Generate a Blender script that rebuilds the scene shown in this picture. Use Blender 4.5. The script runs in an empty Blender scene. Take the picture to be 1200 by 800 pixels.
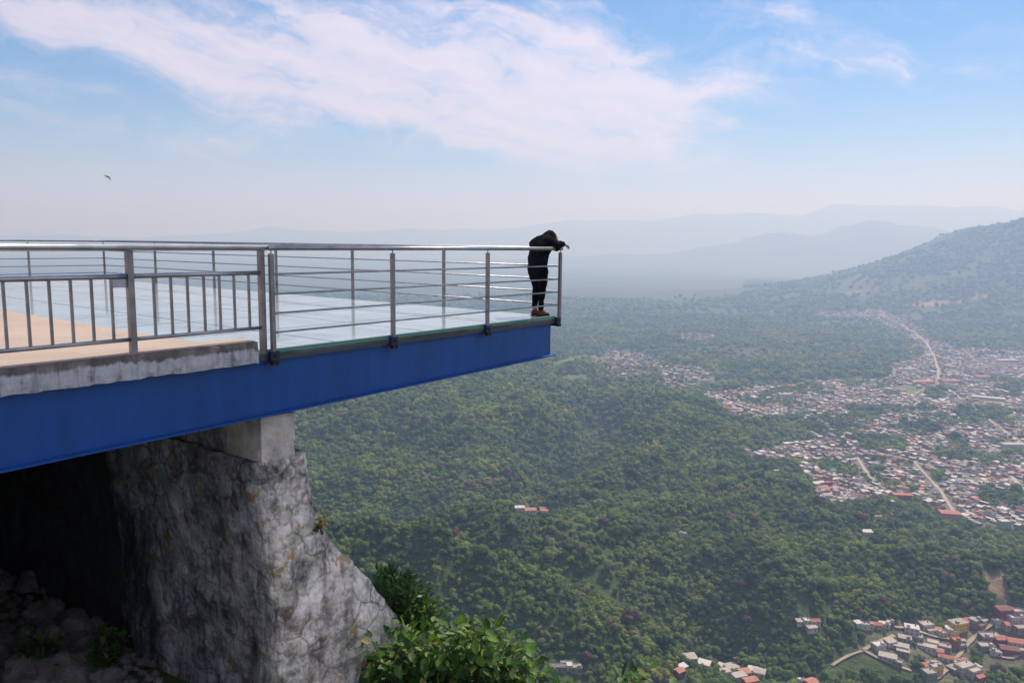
import bpy, bmesh, math, random
import numpy as np
from mathutils import Vector, Matrix
random.seed(7)
rad = math.radians
S = bpy.context.scene
COL = S.collection

# ------------------------------------------------------------------ camera
CAM = np.array([0, 0, 1.1765])
pitch, roll, FPX = rad(-7.33), rad(0.665), 896.0
FW = np.array([0, math.cos(pitch), math.sin(pitch)])
UP0 = np.array([0, -math.sin(pitch), math.cos(pitch)])
RT0 = np.array([1.0, 0, 0])
RT = RT0*math.cos(roll) + UP0*math.sin(roll)
UP = UP0*math.cos(roll) - RT0*math.sin(roll)
cd = bpy.data.cameras.new('camera'); cam = bpy.data.objects.new('camera', cd); COL.objects.link(cam)
cam.matrix_world = Matrix(((RT[0], UP[0], -FW[0], CAM[0]), (RT[1], UP[1], -FW[1], CAM[1]), (RT[2], UP[2], -FW[2], CAM[2]), (0, 0, 0, 1)))
cd.sensor_width = 36; cd.lens = 36*FPX/1200; cd.clip_start = 0.1; cd.clip_end = 90000
S.camera = cam

def proj(x, y, z):
    dx, dy, dz = x-CAM[0], y-CAM[1], z-CAM[2]
    d = dx*FW[0]+dy*FW[1]+dz*FW[2]
    return (600+FPX*(dx*RT[0]+dy*RT[1]+dz*RT[2])/d, 400-FPX*(dx*UP[0]+dy*UP[1]+dz*UP[2])/d)
def ray(px, py):
    v = RT*(px-600)/FPX - UP*(py-400)/FPX + FW
    return v/np.linalg.norm(v)
def onplane(px, py, z):
    v = ray(px, py); return CAM + v*(z-CAM[2])/v[2]

# ------------------------------------------------------------------ numpy noise
def _h(ix, iy, s):
    n = (ix.astype(np.int64)*374761393 + iy.astype(np.int64)*668265263 + s*974711) & 0x7fffffff
    n = ((n ^ (n >> 13))*1274126177) & 0x7fffffff
    return ((n ^ (n >> 16)) & 0xffff)/65535.0
def vnoise(x, y, s=0):
    ix = np.floor(x); iy = np.floor(y); fx = x-ix; fy = y-iy
    fx = fx*fx*(3-2*fx); fy = fy*fy*(3-2*fy)
    a = _h(ix, iy, s); b = _h(ix+1, iy, s); c = _h(ix, iy+1, s); d = _h(ix+1, iy+1, s)
    return (a*(1-fx)+b*fx)*(1-fy)+(c*(1-fx)+d*fx)*fy
def fbm(x, y, s=0, o=4):
    t = 0; a = .5
    for i in range(o):
        t = t+a*vnoise(x, y, s+i*17); x = x*2.03+11.3; y = y*2.03+7.1; a *= .5
    return t/(1-.5**o)
def ridged(x, y, s=0, o=4):
    t = 0; a = .5
    for i in range(o):
        t = t+a*(1-np.abs(2*vnoise(x, y, s+i*13)-1)); x = x*2.05+3.7; y = y*2.05+9.1; a *= .5
    return t/(1-.5**o)
def sstep(a, b, x):
    t = np.clip((x-a)/(b-a), 0, 1); return t*t*(3-2*t)
def segdist(x, y, p, q):
    px, py = q[0]-p[0], q[1]-p[1]; L = px*px+py*py
    t = np.clip(((x-p[0])*px+(y-p[1])*py)/L, 0, 1)
    return np.hypot(x-p[0]-t*px, y-p[1]-t*py), t
def linedist(x, y, pts):
    d = None
    for p, q in zip(pts[:-1], pts[1:]):
        e, _ = segdist(x, y, p, q); d = e if d is None else np.minimum(d, e)
    return d
def inpoly(x, y, poly):
    x = np.asarray(x, float); y = np.asarray(y, float); r = np.zeros(x.shape, bool); n = len(poly)
    for i in range(n):
        x1, y1 = poly[i]; x2, y2 = poly[(i+1) % n]
        if y1 == y2: continue
        c = ((y1 > y) != (y2 > y)) & (x < (x2-x1)*(y-y1)/(y2-y1)+x1); r ^= c
    return r
VZ = -370.0
def W(px, py, z=VZ):
    p = onplane(px, py, z); return (p[0], p[1])

# ------------------------------------------------------------------ terrain height (metres, deck level = 0)
FDX, FDY = math.sin(rad(38)), math.cos(rad(38))      # along the platform, outwards
RG_ = [  # crest seen at these picture points: (p, q, half width, height)
    ((330, 632), (520, 628), 80, 72), ((520, 628), (600, 648), 75, 66), ((600, 648), (675, 690), 70, 50),
    ((572, 592), (735, 582), 90, 62), ((735, 582), (905, 562), 105, 42),
    ((200, 470), (480, 445), 340, 60), ((520, 440), (650, 425), 240, 34),
    ((690, 640), (880, 645), 75, 34), ((940, 640), (1190, 662), 65, 32), ((780, 500), (800, 470), 120, 34), ((600, 785), (760, 735), 60, 34), ((850, 700), (1000, 685), 55, 26), ((700, 560), (760, 500), 90, 40)]
RIDGES = [(W(*p, VZ+h*k), W(*q, VZ+h*k), w*1.2, h*k/1.2) for (p, q, w, h), k in zip(RG_, [1.7]*5+[1.4]*2+[1.6]*9)]
VALLEYS = [(W(705, 500), W(680, 550), 70, 55), (W(680, 560), W(560, 640), 80, 30), (W(760, 700), W(830, 770), 60, 22), (W(560, 735), W(700, 705), 55, 24)]
HILL = (4700., 5000.)
def height(x, y):
    x = np.asarray(x, float); y = np.asarray(y, float)
    r = np.hypot(x, y)
    far = sstep(2600, 5000, r)
    z = VZ + 14*(fbm(x/700, y/700, 3)-.5)*2
    wx = x+40*(fbm(x/160, y/160, 31, 3)-.5)*2; wy = y+40*(fbm(x/160, y/160, 77, 3)-.5)*2
    acc = 0
    for p, q, w, h in RIDGES:
        d, t = segdist(wx, wy, p, q); acc = acc+(1.2*h*np.exp(-(d/w)**1.5))**5
    z = z+acc**.2
    for p, q, w, h in VALLEYS:
        d, t = segdist(wx, wy, p, q); z = z-1.3*h*np.exp(-(d/w)**2)
    az = np.degrees(np.arctan2(x, y))
    rough = (1-sstep(1300, 2300, r))*.8+.2
    rough = rough*(1-.75*sstep(18, 24, az)*(sstep(900, 1050, r)))*(1-.8*sstep(20, 24, az)*(1-sstep(800, 900, r)))
    z = z+rough*(58*(ridged(wx/300, wy/300, 5, 4)-.6)+12*(fbm(x/60, y/60, 9, 3)-.5))*(1-far)
    # forested hill on the right, behind the town
    d = np.hypot((wx-HILL[0])/2300, (wy-HILL[1])/1500)
    hz = 700*np.exp(-d**3*1.1)*(1+.30*(ridged(x/900, y/900, 21, 4)-.6)) + 60*(ridged(x/350, y/350, 23, 3)-.6)*np.exp(-d**2)
    z = z+hz
    # far ranges
    def rng_(d0, wd, prof, s, rgh):
        azs = np.array([p[0] for p in prof]); hs = np.array([p[1] for p in prof])
        a = np.degrees(np.arctan2(x, y)); h = np.interp(a, azs, hs)
        g = np.exp(-((r-d0)/wd)**2)
        return g*np.maximum(h*(1+rgh*(ridged(x/(d0*.09), y/(d0*.09), s, 5)-.62)), 0)
    z = z+rng_(14500, 1500, [(-60, 0), (-2, 40), (2, 90), (6, 150), (9, 190), (12, 240), (15, 350), (18, 533), (20, 644), (22.5, 690), (24.6, 730), (26, 740), (28, 640), (31, 520), (40, 496), (70, 496)], 51, .55)
    z = z+rng_(22000, 2000, [(-60, 399), (-23, 438), (-19, 571), (-17.5, 744), (-16, 665), (-13, 598), (-6, 744), (0, 864), (4, 957), (7, 990), (10, 1064), (13, 1197), (17, 1236), (20, 1157), (22.3, 1436), (25, 1409), (29, 1343), (33, 1276), (40, 1263), (70, 1197)], 61, .32)
    z = z+rng_(5600, 500, [(-60, 30), (-10, 25), (4, 25), (9, 15), (12, 30), (18, 10), (22, 0), (70, 0)], 71, .8)
    z = z+far*22*(fbm(x/500, y/500, 15, 4)-.5)*2
    # the mountain the viewpoint stands on
    u = (x-.70)*FDX+(y-12.33)*FDY; w = -(x-.70)*FDY+(y-12.33)*FDX
    near = -4.55-.03*np.clip(w-6, -8, 12) - 1.02*np.maximum(u+4.6+.05*w, 0) + .35*np.minimum(u+6, 0)*0
    near = near+5*(fbm(x/60, y/60, 41, 3)-.5)*sstep(20, 90, r)+sstep(60, 250, r)*18*(fbm(x/120, y/120, 43, 3)-.5)
    near = near+sstep(7.3, 10.5, -u)*sstep(-1.5, 2, w)*(1-sstep(20, 40, r))*3.95  # unseen rise under the terrace, shaped to keep light off the wall
    k = 14.0
    m = np.maximum(near, z); return np.where(np.abs(near-z) < 60, m+k*np.exp(-np.abs(near-z)/k)*.5*sstep(150, 250, r), m)

TS_ = 250*1.004**np.arange(1050)
def hit(px, py):
    v = ray(px, py); P_ = CAM[None]+v[None]*TS_[:, None]
    k = int(np.argmax(P_[:, 2] < height(P_[:, 0], P_[:, 1]))); t = np.linspace(TS_[max(k-1, 0)], TS_[k], 40)
    P_ = CAM[None]+v[None]*t[:, None]; h_ = height(P_[:, 0], P_[:, 1]); k = int(np.argmax(P_[:, 2] < h_)); 
    return (float(P_[k, 0]), float(P_[k, 1]), float(h_[k]))

# ------------------------------------------------------------------ node helpers
class N:
    def __init__(s, name):
        s.m = bpy.data.materials.new(name); s.m.use_nodes = True; s.t = s.m.node_tree; s.t.nodes.clear()
        s.out = s.t.nodes.new('ShaderNodeOutputMaterial')
    def n(s, ty, **kw):
        nd = s.t.nodes.new(ty)
        for k, v in kw.items():
            if hasattr(nd, k) and not k.startswith('i_'): setattr(nd, k, v)
            else: nd.inputs[k[2:].replace('_', ' ')].default_value = v
        return nd
    def l(s, a, b): s.t.links.new(a, b)
    def pos(s, scale=(1, 1, 1)):
        g = s.n('ShaderNodeNewGeometry'); mp = s.n('ShaderNodeMapping'); mp.inputs['Scale'].default_value = scale
        s.l(g.outputs['Position'], mp.inputs['Vector']); return mp.outputs[0]
    def obj(s, scale=(1, 1, 1)):
        g = s.n('ShaderNodeTexCoord'); mp = s.n('ShaderNodeMapping'); mp.inputs['Scale'].default_value = scale
        s.l(g.outputs['Object'], mp.inputs['Vector']); return mp.outputs[0]
    def noise(s, vec, scale, detail=5, rough=.55, dist=0):
        nd = s.n('ShaderNodeTexNoise'); nd.inputs['Scale'].default_value = scale; nd.inputs['Detail'].default_value = detail
        nd.inputs['Roughness'].default_value = rough; nd.inputs['Distortion'].default_value = dist
        if vec is not None: s.l(vec, nd.inputs['Vector'])
        return nd.outputs['Fac']
    def voro(s, vec, scale, feature='F1', rnd=1):
        nd = s.n('ShaderNodeTexVoronoi', feature=feature); nd.inputs['Scale'].default_value = scale; nd.inputs['Randomness'].default_value = rnd
        s.l(vec, nd.inputs['Vector']); return nd
    def ramp(s, fac, stops, interp='LINEAR'):
        nd = s.n('ShaderNodeValToRGB'); cr = nd.color_ramp; cr.interpolation = interp
        while len(cr.elements) < len(stops): cr.elements.new(.5)
        for e, (p, c) in zip(cr.elements, stops):
            e.position = p; e.color = (c, c, c, 1) if isinstance(c, (int, float)) else (*c, 1)
        s.l(fac, nd.inputs[0]); return nd.outputs[0]
    def mix(s, fac, a, b, mode='MIX'):
        nd = s.n('ShaderNodeMix', data_type='RGBA', blend_type=mode)
        for sock, v in ((nd.inputs[0], fac), (nd.inputs[6], a), (nd.inputs[7], b)):
            if isinstance(v, (int, float)): sock.default_value = v
            elif isinstance(v, tuple): sock.default_value = (*v, 1)
            else: s.l(v, sock)
        return nd.outputs[2]
    def math(s, op, a, b=None, clamp=False):
        nd = s.n('ShaderNodeMath', operation=op, use_clamp=clamp)
        for i, v in ((0, a), (1, b)):
            if v is None: continue
            if isinstance(v, (int, float)): nd.inputs[i].default_value = v
            else: s.l(v, nd.inputs[i])
        return nd.outputs[0]
    def bsdf(s, color, rough=.8, metal=0, bump=None, bs=.3, bd=.02, **kw):
        b = s.n('ShaderNodeBsdfPrincipled')
        for k, v in (('Base Color', color), ('Roughness', rough), ('Metallic', metal)):
            if isinstance(v, (int, float)): b.inputs[k].default_value = v
            elif isinstance(v, tuple): b.inputs[k].default_value = (*v, 1)
            else: s.l(v, b.inputs[k])
        for k, v in kw.items(): b.inputs[k.replace('_', ' ')].default_value = v
        if bump is not None:
            bp = s.n('ShaderNodeBump'); bp.inputs['Strength'].default_value = bs; bp.inputs['Distance'].default_value = bd
            s.l(bump, bp.inputs['Height']); s.l(bp.outputs[0], b.inputs['Normal'])
        s.l(b.outputs[0], s.out.inputs['Surface']); return b

def simple(name, c, rough=.6, metal=0, var=.25, sc=3, bump=.2, bd=.01):
    m = N(name); v = m.pos(); f = m.noise(v, sc, 6, .6)
    b_ = m.bsdf(m.ramp(f, [(.3, tuple(x*(1-var) for x in c)), (.7, tuple(min(1, x*(1+var)) for x in c))]), rough, metal, bump=m.noise(v, sc*8, 4), bs=bump, bd=bd)
    if rough == 1.0: b_.inputs['Specular IOR Level'].default_value = .12
    return m.m

# ------------------------------------------------------------------ mesh helpers
def mk(name, verts, faces, mat=None, parent=None, smooth=False, mats=None, mi=None, loc=None):
    me = bpy.data.meshes.new(name); me.from_pydata([tuple(v) for v in verts], [], faces); me.update()
    if mat: me.materials.append(mat)
    if mats:
        for q in mats: me.materials.append(q)
        me.polygons.foreach_set('material_index', mi)
    if smooth: me.polygons.foreach_set('use_smooth', [True]*len(me.polygons))
    o = bpy.data.objects.new(name, me); COL.objects.link(o)
    if parent: o.parent = parent
    if loc is not None: o.location = loc
    return o
def bmobj(name, bm, mat, parent=None, smooth=False):
    me = bpy.data.meshes.new(name); bm.to_mesh(me); bm.free(); me.materials.append(mat)
    if smooth: me.polygons.foreach_set('use_smooth', [True]*len(me.polygons))
    o = bpy.data.objects.new(name, me); COL.objects.link(o); o.parent = parent; return o
def tag(o, label=None, cat=None, group=None, kind=None):
    if label: o['label'] = label
    if cat: o['category'] = cat
    if group: o['group'] = group
    if kind: o['kind'] = kind
    return o
def empty(name, loc=(0, 0, 0), rz=0):
    o = bpy.data.objects.new(name, None); COL.objects.link(o); o.location = loc; o.rotation_euler = (0, 0, rz); o.empty_display_size = .2; return o
def addbox(bm, lo, hi, bev=0):
    r = bmesh.ops.create_cube(bm, size=1)
    for v in r['verts']:
        v.co = Vector([(lo[i]+hi[i])/2+v.co[i]*(hi[i]-lo[i]) for i in range(3)])
    if bev:
        es = list({e for v in r['verts'] for e in v.link_edges})
        bmesh.ops.bevel(bm, geom=es, offset=bev, segments=2, affect='EDGES', profile=.7)
def addtube(bm, p, q, r, seg=12, r2=None):
    p = Vector(p); q = Vector(q); d = q-p
    M = Matrix.Translation((p+q)/2) @ d.to_track_quat('Z', 'Y').to_matrix().to_4x4()
    bmesh.ops.create_cone(bm, cap_ends=True, segments=seg, radius1=r, radius2=r if r2 is None else r2, depth=d.length, matrix=M)
def box(name, lo, hi, mat, parent=None, bev=.004):
    bm = bmesh.new(); addbox(bm, lo, hi, bev); return bmobj(name, bm, mat, parent)
def tube(name, p, q, r, mat, parent=None, seg=12):
    bm = bmesh.new(); addtube(bm, p, q, r, seg); return bmobj(name, bm, mat, parent, True)

# ------------------------------------------------------------------ materials for the platform
m = N('stainless steel'); v = m.pos()
m.bsdf(m.ramp(m.noise(v, 6, 4), [(.3, (.30, .31, .33)), (.7, (.46, .47, .49))]), .36, .85, bump=m.noise(v, 90, 3), bs=.12, bd=.003); STEEL = m.m
m = N('brushed dark steel'); v = m.pos()
m.bsdf(m.ramp(m.noise(v, 8, 4), [(.3, (.20, .19, .19)), (.7, (.33, .32, .31))]), .45, .6, bump=m.noise(v, 120, 3), bs=.12, bd=.003); STEELD = m.m
m = N('blue paint'); v = m.pos(); vs = m.pos((1.2, 1.2, .12)); st = m.noise(vs, 7, 5, .6)
specks = m.ramp(m.noise(v, 38, 2, .5), [(.76, 0.0), (.79, 1.0)])
base = m.ramp(st, [(.3, (.0, .062, .26)), (.7, (.0, .082, .34))])
oo = m.n('ShaderNodeTexCoord'); so = m.n('ShaderNodeSeparateXYZ'); m.l(oo.outputs['Object'], so.inputs[0]); drp = None
for u_ in (0.02, -1.77, -3.60, -5.335):
    g_ = m.math('EXPONENT', m.math('MULTIPLY', m.math('POWER', m.math('MULTIPLY', m.math('ADD', so.outputs[0], -u_+.01), 1/.028), 2.0), -1)); drp = g_ if drp is None else m.math('ADD', drp, g_)
drp = m.math('MULTIPLY', m.math('MULTIPLY', drp, m.ramp(m.math('MULTIPLY', so.outputs[2], -1.0), [(.12, 1.0), (.34, 0.0)])), m.ramp(m.noise(m.pos((1, 1, .15)), 22, 4), [(.4, .2), (.6, 1.0)]))
grime = m.ramp(m.noise(m.pos((1.3, 1.3, .35)), 1.5, 7, .7), [(.45, 0.0), (.75, .45)])
base = m.mix(grime, base, (.002, .035, .12)); base = m.mix(m.math('MULTIPLY', drp, .85, True), base, (.02, .015, .02))
fade_ = m.ramp(m.noise(v, 2.3, 8, .75), [(.60, 0.0), (.72, .22)]); base = m.mix(fade_, base, (.03, .13, .40))
m.bsdf(m.mix(m.math('MULTIPLY', specks, .35), base, (.12, .25, .50)), m.ramp(m.noise(v, 5, 5), [(.3, .38), (.8, .6)]), 0, bump=m.noise(v, 3, 4), bs=.15, bd=.01); BLUE = m.m
m = N('weathered channel'); v = m.pos(); f = m.noise(m.pos((1, 1, 3)), 1.6, 6, .65)
m.bsdf(m.ramp(f, [(.3, (.055, .075, .085)), (.5, (.085, .085, .08)), (.62, (.12, .085, .06)), (.75, (.16, .10, .065))]), .6, .2, bump=m.noise(v, 30, 4), bs=.3, bd=.004); CHANNEL = m.m
m = N('rusty clamp'); v = m.pos()
m.bsdf(m.ramp(m.noise(v, 22, 5, .6), [(.35, (.012, .013, .02)), (.55, (.05, .025, .015)), (.7, (.16, .06, .025))]), .7, .3, bump=m.noise(v, 60, 4), bs=.4, bd=.004); RUST = m.m
DARKBLUE = simple('dark blue bracket', (.01, .018, .06), .5, .1)
m = N('deck glass'); v = m.pos()
oi = m.n('ShaderNodeObjectInfo')
wet = m.ramp(m.noise(m.pos((1, 1, 1)), .9, 5, .6, .4), [(.35, 0.0), (.75, 1.0)])
b1 = m.n('ShaderNodeBsdfPrincipled'); b1.inputs['Base Color'].default_value = (.80, .93, .93, 1); b1.inputs['IOR'].default_value = 1.52
b1.inputs['Transmission Weight'].default_value = .55; b1.inputs['Roughness'].default_value = .04
b2 = m.n('ShaderNodeBsdfPrincipled'); m.l(m.mix(wet, (.24, .30, .35), (.54, .58, .62)), b2.inputs['Base Color']); b2.inputs['Roughness'].default_value = .12
b2.inputs['IOR'].default_value = 1.7
bp = m.n('ShaderNodeBump'); bp.inputs['Strength'].default_value = .14; bp.inputs['Distance'].default_value = .02
m.l(m.noise(v, 1.7, 3, .4), bp.inputs['Height']); m.l(bp.outputs[0], b1.inputs['Normal']); m.l(bp.outputs[0], b2.inputs['Normal'])
mx = m.n('ShaderNodeMixShader'); m.l(m.math('ADD', m.math('MULTIPLY', wet, .12), .55), mx.inputs[0]); m.l(b1.outputs[0], mx.inputs[1]); m.l(b2.outputs[0], mx.inputs[2]); m.l(mx.outputs[0], m.out.inputs['Surface'])
GLASS = m.m
m = N('green glass edge'); m.bsdf((.10, .33, .27), .15, 0, IOR=1.5, Transmission_Weight=.2); GEDGE = m.m
SILICONE = simple('silicone joint', (.05, .085, .09), .5, 0, .9, 1.5)

m = N('terrace concrete'); v = m.pos()
sp = m.noise(v, 60, 4, .7)
c = m.mix(.5, m.ramp(m.noise(v, 1.1, 6, .6), [(.3, (.36, .285, .225)), (.7, (.52, .42, .34))]), m.ramp(sp, [(.3, (.22, .18, .15)), (.7, (.60, .50, .42))]))
stain = m.ramp(m.noise(v, 3.3, 6, .7), [(.58, 0.0), (.75, .55)])
m.bsdf(m.mix(stain, c, (.26, .21, .17)), .9, 0, bump=sp, bs=.35, bd=.006); CONC = m.m
m = N('painted kerb face'); v = m.pos(); sep = m.n('ShaderNodeSeparateXYZ'); m.l(v, sep.inputs[0])
n1 = m.noise(v, 5, 7, .7); n2 = m.noise(m.pos((2.2, 2.2, .35)), 3.5, 6, .65)
zz = m.math('ADD', sep.outputs[2], m.math('MULTIPLY', m.math('SUBTRACT', n2, .5), .16))
paint = m.ramp(zz, [(0, 1.0), (.035, 1.0), (.06, 0.0)])
raw = m.ramp(n1, [(.3, (.085, .075, .070)), (.5, (.17, .15, .135)), (.72, (.30, .27, .25))])
pt = m.ramp(m.noise(v, 9, 7, .7), [(.30, (.20, .19, .19)), (.46, (.46, .47, .49)), (.7, (.62, .63, .64))])
streak = m.ramp(m.noise(m.pos((4, 4, .25)), 2.6, 5, .7), [(.50, 0.0), (.66, .8)])
topd = m.ramp(sep.outputs[2], [(.09, 0.0), (.135, .45)])
cc = m.mix(paint, raw, pt); cc = m.mix(m.math('MULTIPLY', streak, .8), cc, (.075, .068, .06))
m.bsdf(cc, .9, 0, bump=n1, bs=.6, bd=.012); KERB = m.m

def stone_mat(name, plaster=False):
    m = N(name); v = m.pos()
    wv = m.n('ShaderNodeVectorMath', operation='ADD'); nz = m.n('ShaderNodeTexNoise'); nz.inputs['Scale'].default_value = 2.4; nz.inputs['Detail'].default_value = 5; m.l(v, nz.inputs['Vector'])
    sc = m.n('ShaderNodeVectorMath', operation='SCALE'); sc.inputs['Scale'].default_value = .35; m.l(nz.outputs['Color'], sc.inputs[0]); m.l(v, wv.inputs[0]); m.l(sc.outputs[0], wv.inputs[1])
    vo = m.voro(wv.outputs[0], 3.0, 'DISTANCE_TO_EDGE', .9); cell = m.voro(wv.outputs[0], 3.0)
    fine = m.noise(v, 16, 8, .72); mid = m.noise(v, 2.6, 9, .74); big = m.noise(v, 1.1, 5, .6)
    c = m.ramp(mid, [(.34, (.06, .048, .038)), (.40, (.23, .19, .155)), (.47, (.38, .33, .275)), (.50, (.58, .51, .43)), (.56, (.62, .55, .47)), (.585, (.88, .80, .69))])
    if not plaster:
        crack = m.ramp(vo.outputs['Distance'], [(0, 1.0), (.02, .8), (.06, 0.0)])
        gate = m.ramp(m.noise(v, 1.7, 4, .6), [(.44, 0.0), (.56, 1.0)])
        c = m.mix(m.math('MULTIPLY', m.math('MULTIPLY', crack, gate), .6), c, (.025, .023, .022))
        c = m.mix(.35, c, cell.outputs['Color'], 'SOFT_LIGHT')
        hs = m.n('ShaderNodeHueSaturation'); hs.inputs['Saturation'].default_value = .25; m.l(c, hs.inputs['Color']); c = hs.outputs[0]
    c = m.mix(.65, c, m.ramp(fine, [(.3, .22), (.7, .8)]), 'OVERLAY')
    drip = m.ramp(m.noise(m.pos((2.6, 2.6, .30)), 2.2, 6, .7), [(.50, 0.0), (.63, 1.0)])
    c = m.mix(m.math('MULTIPLY', drip, .5 if not plaster else .35), c, (.035, .033, .032))
    spots = m.ramp(m.noise(v, 7.5, 6, .75), [(.66, 0.0), (.70, 1.0)])
    c = m.mix(m.math('MULTIPLY', spots, .75), c, (.02, .019, .018))
    lo = m.math('MULTIPLY', m.ramp(m.noise(m.pos((1.0, 1.0, .8)), 3.1, 4, .6, .3), [(.60, 0.0), (.64, 1.0)]), m.ramp(fine, [(.40, 0.0), (.5, 1.0)]))
    c = m.mix(m.math('MULTIPLY', lo, .8), c, m.ramp(big, [(.40, (.33, .12, .05)), (.60, (.38, .27, .07))]))
    if not plaster:
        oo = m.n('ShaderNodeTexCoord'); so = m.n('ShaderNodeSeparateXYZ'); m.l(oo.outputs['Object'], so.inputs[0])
        c = m.mix(m.ramp(so.outputs[1], [(.10, 0.0), (.45, 1.0)]), c, m.mix(1.0, c, (.62, .62, .66), 'MULTIPLY')); endf = m.ramp(so.outputs[1], [(.03, .8), (.22, 0.0)]); c = m.mix(endf, c, m.mix(1.0, c, (1.55, 1.42, 1.30), 'MULTIPLY'))  # side face's shade under the deck put into the colour; end face lightened
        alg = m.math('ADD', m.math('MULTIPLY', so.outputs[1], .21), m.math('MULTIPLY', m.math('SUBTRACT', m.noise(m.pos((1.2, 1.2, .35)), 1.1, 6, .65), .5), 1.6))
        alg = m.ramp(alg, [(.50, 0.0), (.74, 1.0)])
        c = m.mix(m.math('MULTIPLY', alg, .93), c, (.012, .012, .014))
        lime = m.ramp(m.noise(m.pos((2.4, 2.4, .45)), 1.9, 5, .6), [(.68, 0.0), (.73, 1.0)]); c = m.mix(m.math('MULTIPLY', lime, .7), c, (.40, .41, .43))
    hgt = m.math('ADD', m.math('MULTIPLY', fine, .8), m.math('MULTIPLY', mid, .6))
    if not plaster: hgt = m.math('ADD', hgt, m.math('MULTIPLY', m.ramp(vo.outputs['Distance'], [(0, 0.0), (.12, 1.0)]), .22))
    m.bsdf(c, .95, 0, bump=hgt, bs=.9, bd=.055 if not plaster else .02)
    return m.m
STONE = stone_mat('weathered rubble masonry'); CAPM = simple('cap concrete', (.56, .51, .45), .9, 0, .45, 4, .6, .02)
ROCKM = simple('limestone rock', (.19, .185, .18), .95, 0, .5, 4, .8, .05)
def leaf_mat(name, stops, trans=.35, rough=.45):
    m = N(name); g = m.n('ShaderNodeNewGeometry')
    c = m.ramp(g.outputs['Random Per Island'], stops)
    b = m.n('ShaderNodeBsdfPrincipled'); m.l(c, b.inputs['Base Color']); b.inputs['Roughness'].default_value = rough
    t = m.n('ShaderNodeBsdfTranslucent'); hs = m.n('ShaderNodeHueSaturation'); hs.inputs['Value'].default_value = 1.9; hs.inputs['Hue'].default_value = .485; m.l(c, hs.inputs['Color']); m.l(hs.outputs[0], t.inputs['Color'])
    x = m.n('ShaderNodeMixShader'); x.inputs[0].default_value = trans; m.l(b.outputs[0], x.inputs[1]); m.l(t.outputs[0], x.inputs[2]); m.l(x.outputs[0], m.out.inputs['Surface']); return m.m
LEAFB = leaf_mat('broad leaves', [(0, (.018, .06, .010)), (.4, (.035, .105, .014)), (.75, (.07, .17, .02)), (.95, (.13, .24, .03)), (1, (.22, .20, .05))], rough=.6)
LEAFD = leaf_mat('small dark leaves', [(0, (.025, .075, .012)), (.6, (.045, .13, .018)), (1, (.09, .20, .02))], .4)
LEAFY = leaf_mat('yellowing leaves', [(0, (.10, .12, .02)), (.5, (.20, .17, .04)), (1, (.26, .18, .08))], .4)
BARK = simple('bark', (.09, .07, .05), .9, 0, .3, 10)

# ------------------------------------------------------------------ platform root frame: x = outwards (u), y = along the front edge (w)
AX, AY = .705, 12.33
AZ = rad(90-38)
def root(name): return empty(name, (AX, AY, 0), AZ)
WID = 15.85; U0 = -5.95

pl = root('viewing_platform')
tag(pl, 'blue steel skywalk with glass floor jutting out from the stone wall over the valley', 'viewing platform')
NU, NW = 4, 10
du = (-U0-.03)/NU; dw = (WID-.04)/NW
rnd = random.Random(3)
for i in range(NU):
    for j in range(NW):
        a = -.02-du*(i+1)+.017; b = -.02-du*i-.017; c = .02+dw*j+.017; d = .02+dw*(j+1)-.017
        bm = bmesh.new(); addbox(bm, (a, c, -.018), (b, d, .016), .0025)
        tx, ty = rnd.uniform(-.0012, .0012), rnd.uniform(-.0012, .0012)
        cx_, cy_ = (a+b)/2, (c+d)/2
        for vv in bm.verts: vv.co.z += (vv.co.x-cx_)*tx+(vv.co.y-cy_)*ty+.0
        bmobj('glass_panel', bm, GLASS, pl)
bm = bmesh.new()
for j in range(NW+1): addbox(bm, (U0+.01, .02+dw*j-.04, -.06), (-.02, .02+dw*j+.04, -.0215))
for i in range(1, NU):
    for j in range(NW): addbox(bm, (-.02-du*i-.04, .061+dw*j, -.06), (-.02-du*i+.04, dw*(j+1)-.021, -.0225))
bmobj('floor_grid', bm, SILICONE, pl)
# green cut edge of the glass along the near side and the front
box('glass_edge', (U0+.46, .004, -.017), (-.012, .0185, .0155), GEDGE, pl, .002)
box('glass_edge', (-.0185, .03, -.017), (-.004, WID-.02, .0155), GEDGE, pl, .002)
# steel channel below the glass
def chan(lo, hi, side):
    bm = bmesh.new(); addbox(bm, lo, hi, .003); return bm
bmobj('edge_channel', chan((U0+.42, -.012, -.094), (.0, .05, -.024), 0), CHANNEL, pl)
bmobj('edge_channel', chan((-.055, .052, -.094), (-.003, WID, -.0265), 0), CHANNEL, pl)
bmobj('edge_channel', chan((U0, WID-.045, -.094), (-.056, WID+.012, -.024), 0), CHANNEL, pl)
def girder(w0, u1=-.07, sgn=1):
    # I girder with slightly deeper root; near flange face at w0
    bm = bmesh.new()
    def zb(u): return -.628+u*.0135
    ub, ue = -13.0, u1
    def strip(ya, yb, zt, zbm):
        vs = []
        for u, in ((ub,), (ue,)):
            for y in (ya, yb):
                for z in (zt(u), zbm(u)): vs.append(bm.verts.new((u, y, z)))
        a = vs
        for f in ((0, 1, 3, 2), (4, 6, 7, 5), (0, 4, 5, 1), (2, 3, 7, 6), (0, 2, 6, 4), (1, 5, 7, 3)): bm.faces.new([a[k] for k in f])
    strip(w0+.05, w0+.075, lambda u: -.113, lambda u: zb(u)+.0175)
    strip(w0+.01, w0+.20, lambda u: -.0965, lambda u: -.1135)
    ue = u1+.05
    strip(w0-.03, w0+.22, lambda u: zb(u)+.017, zb)
    bmesh.ops.recalc_face_normals(bm, faces=bm.faces)
    return bmobj('girder', bm, BLUE, pl)
for w0 in (0, 3.9, 7.8, 11.7, 15.6): girder(w0)
bm = bmesh.new()
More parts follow.
